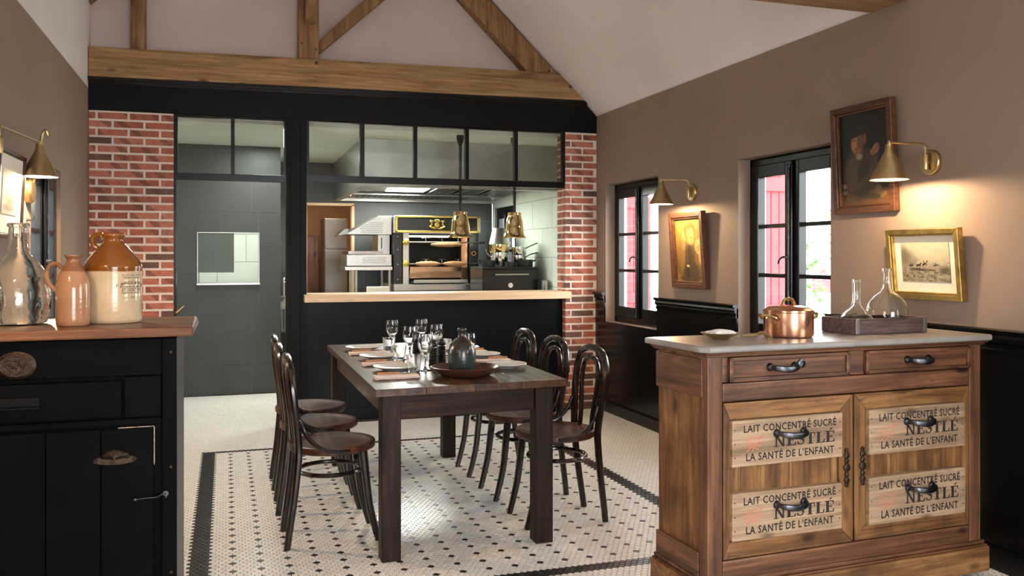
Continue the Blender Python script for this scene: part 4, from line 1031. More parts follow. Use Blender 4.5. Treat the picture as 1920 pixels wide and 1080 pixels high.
hk.sphere((-0.287, -0.012, 0.555), 0.0065, 10, 8); hk.lathe([(0.009, 0.0), (0.009, -0.010)], 12, (-0.192, -0.006, 0.569), 'y'); hk.tube([(-0.192, -0.012, 0.569), (-0.192, -0.012, 0.553)], 0.0045, 8)
cc('hook_latch', hk, MT['iron'], None, 0, 'small iron hook latch')

# ------------------------------------------------------------------ bottles and jugs on the black counter
ZC = 1.1253
def shell(prof, t): 
    inner = [(max(r - t, 0.0006), max(z, prof[0][1] + t * 1.3)) for r, z in prof]
    return prof + inner[::-1]
dj = [(0.001, 0), (0.070, 0), (0.088, 0.006), (0.099, 0.030), (0.1045, 0.080), (0.1035, 0.120), (0.096, 0.160), (0.078, 0.198), (0.054, 0.226), (0.038, 0.246), (0.0325, 0.270), (0.031, 0.325), (0.030, 0.338), (0.035, 0.341), (0.036, 0.350), (0.032, 0.353)]
o = MB().lathe(shell(dj, 0.0045), 48).build('demijohn', MT['jarglass'], smooth=60); o.location = (-0.688, 3.425, ZC); tag(o, 'large clear glass demijohn with wide neck on the black counter', 'bottle', 'glass demijohns on the counter')
dj2 = [(r * 1.0, z * 0.88) for r, z in dj]
o = MB().lathe(shell(dj2, 0.0045), 48).build('demijohn', glass('green_bottle_glass', (0.90, 0.96, 0.88), 0.0, 1.45, 0.2), smooth=60); o.location = (-0.870, 3.56, ZC); tag(o, 'greenish glass demijohn cut off by the left picture edge', 'bottle', 'glass demijohns on the counter')
def jug_mat():
    return glaze('brown_salt_glaze', srgb(176, 128, 94), srgb(142, 96, 64), 0.19, 0.16)
jg = thing('brown_jug', 'small brown glazed jug with loop handle', 'jug', (-0.498, 3.305, ZC), R(-8))
MB().lathe(shell([(0.001, 0), (0.049, 0), (0.0525, 0.004), (0.0535, 0.02), (0.0545, 0.10), (0.0535, 0.140), (0.047, 0.170), (0.034, 0.197), (0.0225, 0.215), (0.0195, 0.226), (0.024, 0.233), (0.028, 0.238), (0.027, 0.242)], 0.004), 40).build('body', jug_mat(), jg, smooth=60)
MB().tube(catmull([(-0.036, 0, 0.196), (-0.052, 0, 0.212), (-0.072, 0, 0.207), (-0.083, 0, 0.180), (-0.078, 0, 0.150), (-0.062, 0, 0.128), (-0.052, 0, 0.118)], 6), 0.0075, 10).build('handle', jug_mat(), jg)
fl = thing('stoneware_flagon', 'two-tone stoneware flagon with printed maker text', 'flagon', (-0.385, 3.425, ZC), 0)
fp = [(0.001, 0), (0.088, 0), (0.0935, 0.005), (0.096, 0.015), (0.0965, 0.10), (0.0965, 0.190), (0.0975, 0.196), (0.0965, 0.206), (0.088, 0.222), (0.062, 0.256), (0.043, 0.278), (0.033, 0.288), (0.031, 0.298), (0.036, 0.306), (0.039, 0.312), (0.038, 0.319), (0.033, 0.322)]
MB().lathe(shell(fp, 0.006), 56).build('body', glaze('two_tone_stoneware', srgb(216, 190, 156), srgb(134, 78, 18), 0.188, 0.14), fl, smooth=60)
MB().tube(catmull([(-0.052, 0.012, 0.262), (-0.066, 0.015, 0.278), (-0.070, 0.016, 0.300), (-0.058, 0.013, 0.314), (-0.040, 0.008, 0.312), (-0.034, 0.006, 0.300)], 6), 0.0095, 10).build('handle', glaze('amber_glaze', srgb(134, 78, 18), srgb(128, 72, 18), 0.5, 0.14), fl)
# printed text, curved round the body; angle 0 faces the camera
base_ang = math.atan2(-3.425, 0.385) + R(40)
tm = MB()
for body, zc, hh, arc, wid in (('TO BUY, SELL OR USE', 0.168, 0.0050, 0.0, 0.080), ('THIS BOTTLE IS ILLEGAL', 0.160, 0.0045, 0.0, 0.070), ('F. BRUCE & SONS', 0.141, 0.0095, 0.010, 0.118), ('LATE FROM', 0.138, 0.0040, 0.0, 0.034),
                               ('BOTANICAL MANF', 0.127, 0.0065, 0.0, 0.092), ('STOCKTON', 0.114, 0.0100, 0.0, 0.082), ('PLEASE RETURN WHEN EMPTY', 0.106, 0.0045, 0.0, 0.082), ('1946', 0.090, 0.0050, 0.0, 0.016)):
    v, f = text_mesh(body, 1.0, 'CENTER', 1.05, 1.0, 0.012)
    xa = min(t[0] for t in v); xb = max(t[0] for t in v); k = wid / (xb - xa)
    out = []
    for (x_, y_) in v:
        xx = (x_ - (xa + xb) / 2) * k; a = base_ang + xx / 0.0968
        z = zc + y_ * hh / 0.7 - arc * (xx / 0.05) ** 2 * 0.9
        out.append((0.09695 * math.cos(a), 0.09695 * math.sin(a), z))
    tm.add(out, f)
tm.build('printed_text', MT['ink'], fl, smooth=0, fix=False, label='black printed maker text')

# ------------------------------------------------------------------ brass wall lamps
def sconce(label, loc, rz, swing=0.0, power=42, group='brass cone wall lamps', L=0.20):
    # local: wall plane y=0, the room lies at -y
    t = thing('wall_lamp', label, 'wall lamp', loc, rz, group)
    MB().lathe([(0.061, -0.001), (0.061, -0.016), (0.057, -0.022), (0.001, -0.023)], 32, (0, 0, 0), 'y').build('wall_plate', MT['brass'], t)
    MB().lathe([(0.013, -0.035), (0.014, -0.03), (0.014, 0.022), (0.012, 0.028), (0.014, 0.034), (0.010, 0.042)], 18, (0, -0.040, 0)).build('knuckle', MT['brass'], t)
    MB().lathe([(0.008, -0.022), (0.008, -0.045)], 12, (0, 0, 0), 'y').build('stub', MT['brass'], t)
    ex, ey = L * math.sin(swing), -0.040 - L * math.cos(swing)
    ux, uy = math.sin(swing), -math.cos(swing)
    pts = [(0, -0.040, 0.03), (0, -0.040, 0.065), (0.006 * ux, -0.040 + 0.006 * uy, 0.079), (0.02 * ux, -0.040 + 0.02 * uy, 0.086), (0.045 * ux, -0.040 + 0.045 * uy, 0.087), (ex, ey, 0.087)]
    MB().tube(catmull(pts, 6), 0.0055, 10).build('arm', MT['brass'], t)
    MB().lathe([(0.0075, 0.075), (0.0085, 0.092), (0.006, 0.097), (0.001, 0.098)], 12, (ex, ey, 0)).build('finial', MT['brass'], t)
    prof = [(0.017, 0.070), (0.018, 0.068), (0.020, 0.048), (0.087, -0.086), (0.088, -0.089), (0.085, -0.089), (0.084, -0.086)]
    s = MB().lathe([(0.017, 0.079)] + prof + [(0.018, 0.045), (0.001, 0.045)], 40, (ex, ey, 0)).build('shade', MT['brass'], t, smooth=40)
    MB().lathe([(0.0835, -0.0855), (0.0175, 0.044), (0.001, 0.0445), (0.001, 0.0435), (0.0165, 0.043), (0.0820, -0.0855)], 40, (ex, ey, 0), closed=True).build('shade_lining', MT['enamel'], s, smooth=40)
    MB().sphere((ex, ey, -0.048), 0.026, 16, 10).build('bulb', MT['bulb'], t)
    d = bpy.data.lights.new('wall_lamp_light', 'POINT'); d.energy = power; d.color = (1.0, 0.72, 0.42); d.shadow_soft_size = 0.022
    lo = bpy.data.objects.new('wall_lamp_light', d); COL.objects.link(lo); lo.parent = t; lo.location = (ex, ey, -0.070)
    return t
MT['bulb'] = emit('warm_bulb', (1.0, 0.78, 0.50), 30)
sconce('brass cone wall lamp above the picture between the two casement windows', (XR, 5.567, 1.826), R(-90), R(-12), 40)
sconce('brass cone wall lamp above the gilt-framed hunting print', (XR, 3.328, 1.811), R(-90), R(-4), 32)
sconce('brass cone wall lamp on the left wall beside the framed etching', (XL, 4.385, 1.856), R(90), R(84.6), 90, L=0.575)
sconce('brass cone wall lamp added out of view on the left wall for warm light', (XL, 2.55, 1.808), R(90), 0.0, 22)  # unseen lamp, added for warm light on table and floor
wb = thing('wall_bracket', 'brass bracket with round plate half hidden behind the left lamp shade', 'bracket', (XL, 5.14, 1.715), R(90))
MB().lathe([(0.074, -0.001), (0.074, -0.024), (0.064, -0.034), (0.001, -0.036)], 28, (0, 0, 0), 'y').build('wall_plate', MT['brass'], wb)
MB().tube(catmull([(0.0, -0.025, 0.02), (-0.01, -0.05, 0.10), (0.005, -0.06, 0.20), (-0.005, -0.075, 0.29), (0.006, -0.09, 0.315), (0.012, -0.10, 0.29)], 6), 0.0075, 8).build('stem', MT['brass'], wb)
ph = MB().tube(catmull([(XL + 0.001, 5.14, 1.555), (XL + 0.03, 5.14, 1.555), (XL + 0.035, 5.15, 1.575)], 4), 0.004, 6).lathe([(0.010, 0), (0.010, 0.004)], 10, (XL + 0.0005, 5.14, 1.555), 'x').build('wall_hook', MT['iron']); tag(ph, 'small iron hook on the left wall beside the window', 'hook')

# ------------------------------------------------------------------ framed pictures
def picture(name, label, loc, rz, w, h, fw, fmat, art, depth=0.03, tilt=0.03, mat_w=0.0, group='framed pictures on the walls', inner=None):
    t = thing(name, label, 'picture', loc, rz, group); t.rotation_euler = (-tilt / h if False else 0, 0, rz)
    sh = Matrix.Rotation(math.atan2(tilt, h), 4, 'X')
    def bd(nm, mb, mat, parent=t, **k): return mb.xf(sh).build(nm, mat, parent, **k)
    o = 0.004
    for nm, pts in (('frame_rail', [(-w/2, h), (w/2, h), (w/2 - fw, h - fw), (-w/2 + fw, h - fw)]), ('frame_rail', [(-w/2, 0), (-w/2 + fw, fw), (w/2 - fw, fw), (w/2, 0)]),
                    ('frame_stile', [(-w/2, 0), (-w/2, h), (-w/2 + fw, h - fw), (-w/2 + fw, fw)]), ('frame_stile', [(w/2, 0), (w/2 - fw, fw), (w/2 - fw, h - fw), (w/2, h)])):
        mb = MB(); mb.prism(pts, -o - depth, -o); f_ = bd(nm, mb, fmat, smooth=0, bevel=0.003)
    # raised inner bead
    bw_ = fw * 0.28; a, c_ = w / 2 - fw - 0.001, h - fw - 0.001
    mb = MB()
    for (x0, x1, z0, z1) in ((-a, a, c_ - bw_, c_), (-a, a, fw + 0.001, fw + 0.001 + bw_), (-a, -a + bw_, fw, c_), (a - bw_, a, fw, c_)): mb.box(x0, x1, -o - depth * 0.72, -o - 0.002, z0, z1)
    bd('frame_bead', mb, inner or fmat, smooth=0, bevel=0.002)
    if mat_w:
        mb = MB(); mb.box(-w/2 + fw, w/2 - fw, -o - 0.010, -o - 0.004, fw, h - fw); bd('mat_board', mb, MT['mat'], smooth=0)
        k = fw + mat_w; mb = MB(); mb.box(-w/2 + k, w/2 - k, -o - 0.0125, -o - 0.011, k + 0.008, h - k + 0.008); bd('print', mb, art, smooth=0)
    else:
        mb = MB(); mb.box(-w/2 + fw, w/2 - fw, -o - 0.010, -o - 0.004, fw, h - fw); bd('canvas', mb, art, smooth=0)
    return t
S_ = srgb
p1 = paint_mat('golden_old_painting', S_(120, 90, 38), [
    (0.5, 0.88, 0.75, 0.42, 0, S_(168, 136, 64), 0.6), (0.5, 0.04, 0.9, 0.14, 0, S_(160, 120, 66), 0.3),
    (0.50, 0.28, 0.40, 0.34, 0, S_(112, 84, 40), 0.15), (0.22, 0.40, 0.13, 0.24, 14, S_(142, 108, 54), 0.2), (0.80, 0.36, 0.11, 0.22, -12, S_(136, 102, 50), 0.2),
    (0.50, 0.34, 0.17, 0.22, 0, S_(92, 68, 36), 0.12), (0.50, 0.40, 0.05, 0.16, 0, S_(70, 50, 27), 0.2), (0.40, 0.14, 0.14, 0.16, 10, S_(78, 58, 32), 0.2), (0.66, 0.14, 0.14, 0.16, -10, S_(84, 62, 34), 0.2),
    (0.53, 0.79, 0.19, 0.125, 0, S_(112, 88, 44), 0.12), (0.55, 0.755, 0.135, 0.105, -6, S_(206, 168, 98), 0.12), (0.56, 0.655, 0.115, 0.075, 0, S_(186, 156, 98), 0.2), (0.53, 0.865, 0.17, 0.045, 4, S_(126, 100, 50), 0.2),
    (0.47, 0.745, 0.03, 0.05, 0, S_(176, 136, 74), 0.4), (0.57, 0.735, 0.018, 0.035, 0, S_(222, 186, 116), 0.4), (0.51, 0.775, 0.026, 0.006, 0, S_(118, 82, 42), 0.4), (0.62, 0.775, 0.026, 0.006, 0, S_(118, 82, 42), 0.4), (0.57, 0.69, 0.04, 0.006, 0, S_(128, 78, 46), 0.4),
    (0.33, 0.70, 0.055, 0.085, 12, S_(196, 158, 90), 0.18), (0.30, 0.58, 0.06, 0.09, 10, S_(166, 130, 70), 0.25), (0.82, 0.55, 0.125, 0.115, 0, S_(206, 176, 104), 0.15), (0.82, 0.55, 0.09, 0.02, 20, S_(170, 138, 76), 0.4), (0.82, 0.50, 0.09, 0.015, 20, S_(170, 138, 76), 0.4), (0.86, 0.36, 0.055, 0.085, 8, S_(198, 156, 90), 0.2),
    (0.43, 0.16, 0.055, 0.085, 0, S_(58, 40, 22), 0.15), (0.43, 0.26, 0.05, 0.018, 0, S_(214, 190, 118), 0.3), (0.24, 0.07, 0.10, 0.03, 0, S_(90, 64, 34), 0.3), (0.76, 0.07, 0.12, 0.03, 12, S_(96, 68, 36), 0.3)], 22, 0.35, 0.4)
p2 = paint_mat('dark_old_portrait', S_(24, 17, 12), [
    (0.5, 0.05, 0.8, 0.13, 0, S_(112, 76, 44), 0.2), (0.42, 0.34, 0.33, 0.26, 6, S_(70, 55, 39), 0.15), (0.26, 0.36, 0.13, 0.20, -14, S_(88, 69, 48), 0.2), (0.48, 0.30, 0.12, 0.20, -8, S_(58, 45, 32), 0.25),
    (0.41, 0.725, 0.165, 0.125, 6, S_(40, 29, 20), 0.12), (0.365, 0.665, 0.115, 0.105, 10, S_(168, 112, 76), 0.14), (0.43, 0.66, 0.06, 0.095, 8, S_(112, 72, 48), 0.35), (0.39, 0.79, 0.185, 0.055, 10, S_(36, 28, 21), 0.12), (0.52, 0.70, 0.035, 0.055, 0, S_(118, 74, 50), 0.25),
    (0.375, 0.575, 0.07, 0.035, 12, S_(138, 88, 60), 0.25), (0.40, 0.525, 0.06, 0.03, 0, S_(150, 140, 122), 0.3), (0.325, 0.665, 0.016, 0.032, 10, S_(194, 136, 96), 0.4), (0.30, 0.70, 0.025, 0.007, 8, S_(84, 50, 32), 0.4), (0.40, 0.705, 0.028, 0.007, 8, S_(84, 50, 32), 0.4), (0.345, 0.615, 0.045, 0.008, 10, S_(116, 58, 44), 0.4), (0.30, 0.645, 0.03, 0.02, 0, S_(184, 112, 80), 0.5),
    (0.66, 0.40, 0.07, 0.20, -28, S_(82, 64, 45), 0.15), (0.50, 0.26, 0.20, 0.05, 20, S_(86, 67, 47), 0.2), (0.72, 0.585, 0.07, 0.045, 25, S_(172, 120, 84), 0.15), (0.66, 0.555, 0.045, 0.035, 0, S_(146, 98, 68), 0.25), (0.75, 0.61, 0.05, 0.008, 25, S_(112, 74, 50), 0.4), (0.74, 0.585, 0.05, 0.007, 25, S_(112, 74, 50), 0.4),
    (0.09, 0.20, 0.045, 0.13, 0, S_(54, 44, 28), 0.15), (0.09, 0.23, 0.045, 0.025, 0, S_(140, 114, 78), 0.25), (0.09, 0.16, 0.045, 0.02, 0, S_(130, 104, 70), 0.25), (0.64, 0.10, 0.15, 0.03, 0, S_(62, 58, 32), 0.25), (0.84, 0.115, 0.06, 0.025, 20, S_(138, 108, 62), 0.25), (0.74, 0.175, 0.06, 0.055, 0, S_(104, 84, 60), 0.2)], 22, 0.4, 0.4)
def etch_base(lo, hi, sky):
    def f(nt, v):
        n = noise(nt, v, 11, 8, 0.7); sp = nt.nodes.new('ShaderNodeSeparateXYZ'); nt.links.new(v, sp.inputs[0])
        grad = maprange(nt, sp.outputs[1], 0.25, 0.62, 0.0, 1.0)
        land = ramp(nt, n, [(0.36, lo), (0.60, hi)])
        sk = ramp(nt, noise(nt, v, 6, 5), [(0.35, tuple(c * 0.82 for c in sky)), (0.65, sky)])
        return mix(nt, grad, land, sk)
    return f
p3 = paint_mat('hunting_etching', etch_base(S_(70, 62, 50), S_(176, 164, 140), S_(206, 194, 168)), [
    (0.14, 0.60, 0.14, 0.20, 0, S_(134, 124, 104), 0.5), (0.06, 0.68, 0.09, 0.22, 0, S_(118, 108, 90), 0.5), (0.28, 0.52, 0.08, 0.12, 0, S_(150, 140, 118), 0.5),
    (0.20, 0.415, 0.045, 0.028, 4, S_(62, 54, 46), 0.2), (0.24, 0.45, 0.012, 0.030, -30, S_(62, 54, 46), 0.2), (0.20, 0.465, 0.011, 0.035, 0, S_(74, 66, 56), 0.25),
    (0.36, 0.425, 0.052, 0.030, 8, S_(40, 35, 30), 0.2), (0.41, 0.465, 0.013, 0.036, -35, S_(40, 35, 30), 0.2), (0.36, 0.49, 0.012, 0.042, 0, S_(190, 180, 160), 0.25),
    (0.49, 0.455, 0.050, 0.028, 28, S_(46, 40, 34), 0.2), (0.54, 0.515, 0.012, 0.036, -25, S_(46, 40, 34), 0.2), (0.48, 0.51, 0.011, 0.038, 10, S_(70, 62, 52), 0.25),
    (0.33, 0.375, 0.006, 0.045, 20, S_(48, 42, 36), 0.3), (0.39, 0.375, 0.006, 0.045, -25, S_(48, 42, 36), 0.3), (0.46, 0.395, 0.006, 0.045, 15, S_(50, 44, 38), 0.3), (0.53, 0.42, 0.006, 0.045, -40, S_(50, 44, 38), 0.3),
    (0.72, 0.425, 0.050, 0.018, 4, S_(54, 48, 40), 0.2), (0.77, 0.445, 0.020, 0.010, 25, S_(54, 48, 40), 0.2), (0.72, 0.465, 0.010, 0.028, -15, S_(64, 56, 48), 0.25), (0.67, 0.40, 0.030, 0.006, -25, S_(56, 50, 42), 0.3), (0.78, 0.40, 0.030, 0.006, 25, S_(56, 50, 42), 0.3),
    (0.36, 0.315, 0.16, 0.035, -6, S_(64, 56, 46), 0.45), (0.90, 0.30, 0.12, 0.08, 0, S_(92, 84, 70), 0.5), (0.60, 0.30, 0.10, 0.02, 0, S_(86, 78, 64), 0.5)], 90, 0.35, 0.8)
p4 = paint_mat('portrait_etching', S_(196, 192, 184), [(0.5, 0.55, 0.34, 0.42, 0, S_(150, 146, 140), 0.3), (0.5, 0.66, 0.16, 0.13, 0, S_(98, 94, 90), 0.3), (0.52, 0.38, 0.24, 0.2, 0, S_(104, 100, 96), 0.3), (0.45, 0.5, 0.08, 0.1, 30, S_(176, 172, 166), 0.3), (0.5, 0.15, 0.4, 0.1, 0, S_(120, 116, 112), 0.4)], 50, 0.5, 0.8)
picture('framed_painting', 'narrow oak-framed golden painting of a seated person, between the windows', (XR, 5.567, 1.138), R(-90), 0.475, 0.548, 0.036, MT['frame_x'], p1, 0.04, 0.035)
picture('framed_painting', 'dark oak-framed portrait hung high behind the right lamp', (XR, 3.758, 1.592), R(-90), 0.455, 0.570, 0.034, MT['frame_x'], p2, 0.035, 0.03)
picture('framed_print', 'gilt-framed hunting print in a white mat, low on the right wall', (XR, 3.340, 1.160), R(-90), 0.452, 0.338, 0.026, MT['gilt'], p3, 0.035, 0.03, 0.050)
picture('framed_print', 'thin dark-framed etching in a white mat on the left wall', (XL, 4.655, 1.453), R(90), 0.52, 0.405, 0.016, MT['frame_d'], p4, 0.022, 0.02, 0.085)
# brass door lever at the jamb of the doorway
dl = MB().lathe([(0.020, 0), (0.020, -0.006)], 14, (-0.368, YB + 0.006, 0.93), 'y').tube(catmull([(-0.368, YB, 0.93), (-0.368, YB - 0.045, 0.93), (-0.355, YB - 0.055, 0.945), (-0.315, YB - 0.055, 0.985)], 5), 0.008, 8).build('door_lever', MT['brass_b']); tag(dl, 'brass lever at the foot of the left brick pier', 'door lever')
# ------------------------------------------------------------------ kitchen behind the hatch
KY, KX1, KZ = 10.4, 3.15, 2.462
struct(MB().box(XL - 0.2, 3.5, YB + 0.25, 13.2, KZ, KZ + 0.04).build('ceiling_kitchen', MT['kwhite'], smooth=0), 'white kitchen ceiling')
def tiled_wall(name, label, grout, tile, org, u, nrm, length, z0, z1, tw, th, holes=(), off0=0.0, thick=0.06, zoff=0.0):
    # org: lower left corner of the tile face; u: direction along the wall; nrm: direction the tiles face
    u = Vector(u); nrm = Vector(nrm); org = Vector(org)
    def P_(a, d, z): p = org + u * a + nrm * d; return (p.x, p.y, z)
    core = MB(); cuts = sorted({0.0, length} | {h[0] for h in holes} | {h[1] for h in holes})
    for a, b_ in zip(cuts, cuts[1:]):
        hs = [h for h in holes if h[0] <= a + 1e-6 and h[1] >= b_ - 1e-6]
        zs = [(z0, z1)] if not hs else [(z0, hs[0][2]), (hs[0][3], z1)]
        for c_, d_ in zs:
            if d_ - c_ > 1e-4: core.hexa([P_(a, -thick, c_), P_(b_, -thick, c_), P_(b_, -0.003, c_), P_(a, -0.003, c_)], [P_(a, -thick, d_), P_(b_, -thick, d_), P_(b_, -0.003, d_), P_(a, -0.003, d_)])
    r = struct(core.build(name, grout, smooth=0), label)
    g = 0.0022; k = 0; z = z0 + zoff - th
    while z < z1:
        za, zb = max(z, z0), min(z + th, z1)
        if zb - za > 0.02:
            a = off0 - tw + (tw / 2 if k % 2 else 0) - tw
            while a < length:
                xa, xb = max(a, 0), min(a + tw, length)
                if xb - xa > 0.02:
                    # subtract holes
                    rects = [(xa, xb, za, zb)]
                    for h in holes:
                        nr = []
                        for (p, q, r_, s_) in rects:
                            if q <= h[0] or p >= h[1] or s_ <= h[2] or r_ >= h[3]: nr.append((p, q, r_, s_)); continue
                            if p < h[0]: nr.append((p, h[0], r_, s_))
                            if q > h[1]: nr.append((h[1], q, r_, s_))
                            p2, q2 = max(p, h[0]), min(q, h[1])
                            if r_ < h[2]: nr.append((p2, q2, r_, h[2]))
                            if s_ > h[3]: nr.append((p2, q2, h[3], s_))
                        rects = nr
                    if rects:
                        mb = MB()
                        for (p, q, r_, s_) in rects:
                            if q - p < 0.006 or s_ - r_ < 0.006: continue
                            mb.hexa([P_(p + g, -0.004, r_ + g), P_(q - g, -0.004, r_ + g), P_(q - g, 0.0, r_ + g), P_(p + g, 0.0, r_ + g)],
                                    [P_(p + g, -0.004, s_ - g), P_(q - g, -0.004, s_ - g), P_(q - g, 0.0, s_ - g), P_(p + g, 0.0, s_ - g)])
                        if mb.v: mb.build('tile', tile, r, smooth=0)
                a += tw
        z += th; k += 1
    return r
# dark tiled wall facing the doorway, with a small opening
PW = (0.733, 1.303, 1.108, 1.597)   # in metres along the wall from its left end
tiled_wall('wall_tiled', 'dark grey tiled wall behind the doorway', MT['darkgrout'], MT['darktile'], (XL, 9.04, 0), (1, 0, 0), (0, -1, 0), 1.515, 0.0, KZ, 0.603, 0.302, [PW], 0.030, 0.09, 0.293)
tiled_wall('wall_kitchen_back', 'dark grey tiled wall at the back of the kitchen', MT['darkgrout'], MT['darktile'], (0.55, KY, 0), (1, 0, 0), (0, -1, 0), 2.60, 0.0, KZ, 0.603, 0.302, [(0.345, 0.866, 0.0, 1.968)], 0.10, 0.09, 0.293)
tiled_wall('wall_kitchen_right', 'pale grey-green tiled wall on the right of the kitchen', MT['palegrout'], MT['paletile'], (KX1, YB + 0.2, 0), (0, 1, 0), (-1, 0, 0), KY - YB - 0.2, 0.0, KZ, 0.603, 0.302, [(1.98, 2.80, 1.10, 1.955)], 0.2, 0.12, 0.15)
tiled_wall('wall_passage', 'pale tiled wall beyond the passage', MT['palegrout'], MT['paletile'], (XL, 10.0, 0), (1, 0, 0), (0, -1, 0), 1.54, 0.0, KZ, 0.603, 0.302, [], 0.3, 0.06, 0.1)
struct(MB().box(XL - 0.1, XL, YB + 0.2, 10.5, 0, KZ).build('wall_kitchen_left', MT['paletile'], smooth=0))
struct(MB().box(0.50, 0.545, 10.0, 13.0, 0, KZ).box(1.75, 1.80, KY + 0.09, 13.0, 0, KZ).box(0.5, 1.8, 13.0, 13.1, 0, KZ).build('wall_store', MT['tan'], smooth=0), 'tan wall of the store room beyond the kitchen')
struct(MB().box(0.865, 0.895, KY - 0.01, KY + 0.1, 0, 1.975).box(1.413, 1.443, KY - 0.01, KY + 0.1, 0, 1.975).box(0.865, 1.443, KY - 0.01, KY + 0.1, 1.965, 1.995).build('trim_9', MT['tan'], smooth=0), 'tan frame of the store room doorway')
struct(MB().box(PW[0] + XL - 0.012, PW[1] + XL + 0.012, 9.0, 9.10, PW[2] - 0.022, PW[2] - 0.002).build('trim_10', MT['steel'], smooth=0, bevel=0.002), 'steel sill of the small opening in the dark tiled wall')
fm = MB()
for q_ in ((PW[0] + XL, PW[1] + XL, PW[3], PW[3] + 0.006), (PW[0] + XL - 0.006, PW[0] + XL, PW[2], PW[3] + 0.006), (PW[1] + XL, PW[1] + XL + 0.006, PW[2], PW[3] + 0.006)): fm.box(q_[0], q_[1], 9.03, 9.13, q_[2], q_[3])
struct(fm.build('trim_11', MT['steel'], smooth=0), 'thin steel lining of the small opening')
ps = MB().box(PW[0] + XL - 0.3, PW[0] + XL + 0.34, 9.55, 9.58, 1.20, 1.72).build('stand_in_panel', plain('grey_green_panel', srgb(118, 124, 114), 0.5)); tag(ps, 'grey panel added for the darker wall seen through the small opening', 'panel')  # added panel stands in for a darker, shaded stretch of tiled wall
# panel post down to the passage floor
MB().box(PW[0] + XL - 0.02, PW[0] + XL + 0.0, 9.555, 9.575, 0.0, 1.20).build('post', MT['steel_d'], ps)
struct(MB().box(XL, 0.5, 9.12, 10.0, -0.003, 0.0).build('floor_passage', MT['slab'], smooth=0))
struct(MB().box(0.5, KX1, 9.02, 13.0, -0.003, 0.0).build('floor_kitchen', MT['slab'], smooth=0))
casement('window_6', 'small black window in the kitchen side wall', YB + 0.2 + 1.98, YB + 0.2 + 2.80, 1.10, 1.955, KX1 + 0.03, 1)
# wash basin in the passage
bs = thing('wash_basin', 'steel wash basin with tap at the passage edge', 'basin', (0.60, 9.72, 0))
MB().lathe([(0.001, 0.80), (0.06, 0.80), (0.13, 0.86), (0.15, 0.92), (0.15, 0.935), (0.14, 0.935), (0.12, 0.87), (0.001, 0.82)], 24).build('bowl', MT['steel'], bs)
MB().lathe([(0.03, 0.55), (0.035, 0.6), (0.04, 0.80)], 12).build('trap', MT['steel_d'], bs)
MB().box(-0.02, 0.02, 0.1, 0.27, 0.76, 0.80).build('bracket', MT['steel_d'], bs)
MB().tube(catmull([(0, 0.11, 0.93), (0, 0.11, 1.08), (0, 0.08, 1.13), (0, 0.02, 1.13), (0, -0.01, 1.09)], 5), 0.01, 8).build('tap', MT['chrome'], bs)

# extractor hood
hd = thing('extractor_hood', 'large stainless extractor hood over the kitchen range', 'extractor hood', (0, 0, 0))
HX0, HX1, HY0, HY1, HZ0 = 1.197, KX1 - 0.003, 8.12, KY - 0.006, 2.03
MB().box(HX0, HX1, HY0, HY0 + 0.02, HZ0, KZ - 0.002).build('front_panel', MT['steel'], hd, smooth=0)
MB().box(HX0, HX0 + 0.02, HY0 + 0.02, HY1, HZ0, KZ - 0.002).build('side_panel', MT['steel'], hd, smooth=0)
MB().box(HX0 + 0.02, HX1, HY1 - 0.02, HY1, HZ0, KZ - 0.002).build('back_panel', MT['steel'], hd, smooth=0)
for q_ in ((HX0, HX1, HY0, HY0 + 0.07), (HX0, HX0 + 0.07, HY0 + 0.07, HY1 - 0.02), (HX0 + 0.07, HX1, HY1 - 0.09, HY1 - 0.02)):
    MB().box(q_[0], q_[1], q_[2], q_[3], HZ0 - 0.012, HZ0).build('gutter', MT['steel'], hd, smooth=0, bevel=0.003)
# underside: rear plenum strip with slots, lit panel, baffle filters
def hzz(y): return 2.070 + (9.90 - y) * 0.045
def slope_box(x0, x1, y0, y1, dz0, dz1):
    return MB().hexa([(x0, y0, hzz(y0) + dz0), (x1, y0, hzz(y0) + dz0), (x1, y1, hzz(y1) + dz0), (x0, y1, hzz(y1) + dz0)], [(x0, y0, hzz(y0) + dz1), (x1, y0, hzz(y0) + dz1), (x1, y1, hzz(y1) + dz1), (x0, y1, hzz(y1) + dz1)])
pln = slope_box(HX0 + 0.02, HX1, 9.90, 10.30, 0.0, 0.012).build('plenum', MT['steel'], hd, smooth=0)
for k in range(21):
    for yr in (10.02, 10.14):
        x = HX0 + 0.14 + k * 0.068
        slope_box(x, x + 0.05, yr - 0.028, yr + 0.028, -0.003, -0.0005).build('slot', MT['cast'], pln, smooth=0)
slope_box(HX0 + 0.02, HX1, 8.2, 9.895, 0.03, 0.042).build('inner_panel', MT['steel'], hd, smooth=0)
slope_box(1.70, 2.13, 8.9, 9.75, 0.020, 0.026).build('light_panel', emit('hood_light', (0.95, 1.0, 0.90), 6), hd, smooth=0)
slope_box(2.17, HX1, 8.9, 9.80, 0.022, 0.028).build('filter_box', MT['cast'], hd, smooth=0)
for k in range(21):
    x = 2.18 + k * 0.0455
    if k in (6, 13): continue
    slope_box(x, x + 0.024, 8.92, 9.78, 0.004, 0.016).build('filter_slat', MT['steel'], hd, smooth=0)
MB().sphere((1.30, 9.7, 2.055), 0.018, 10, 8).build('spot_lamp', emit('spot_bulb', (1, 0.9, 0.75), 40), hd)
area_light('hood_tubes', (1.915, 9.32, 2.085), (0, 0, 0), 0.42, 0.8, 60, (0.96, 1.0, 0.90))

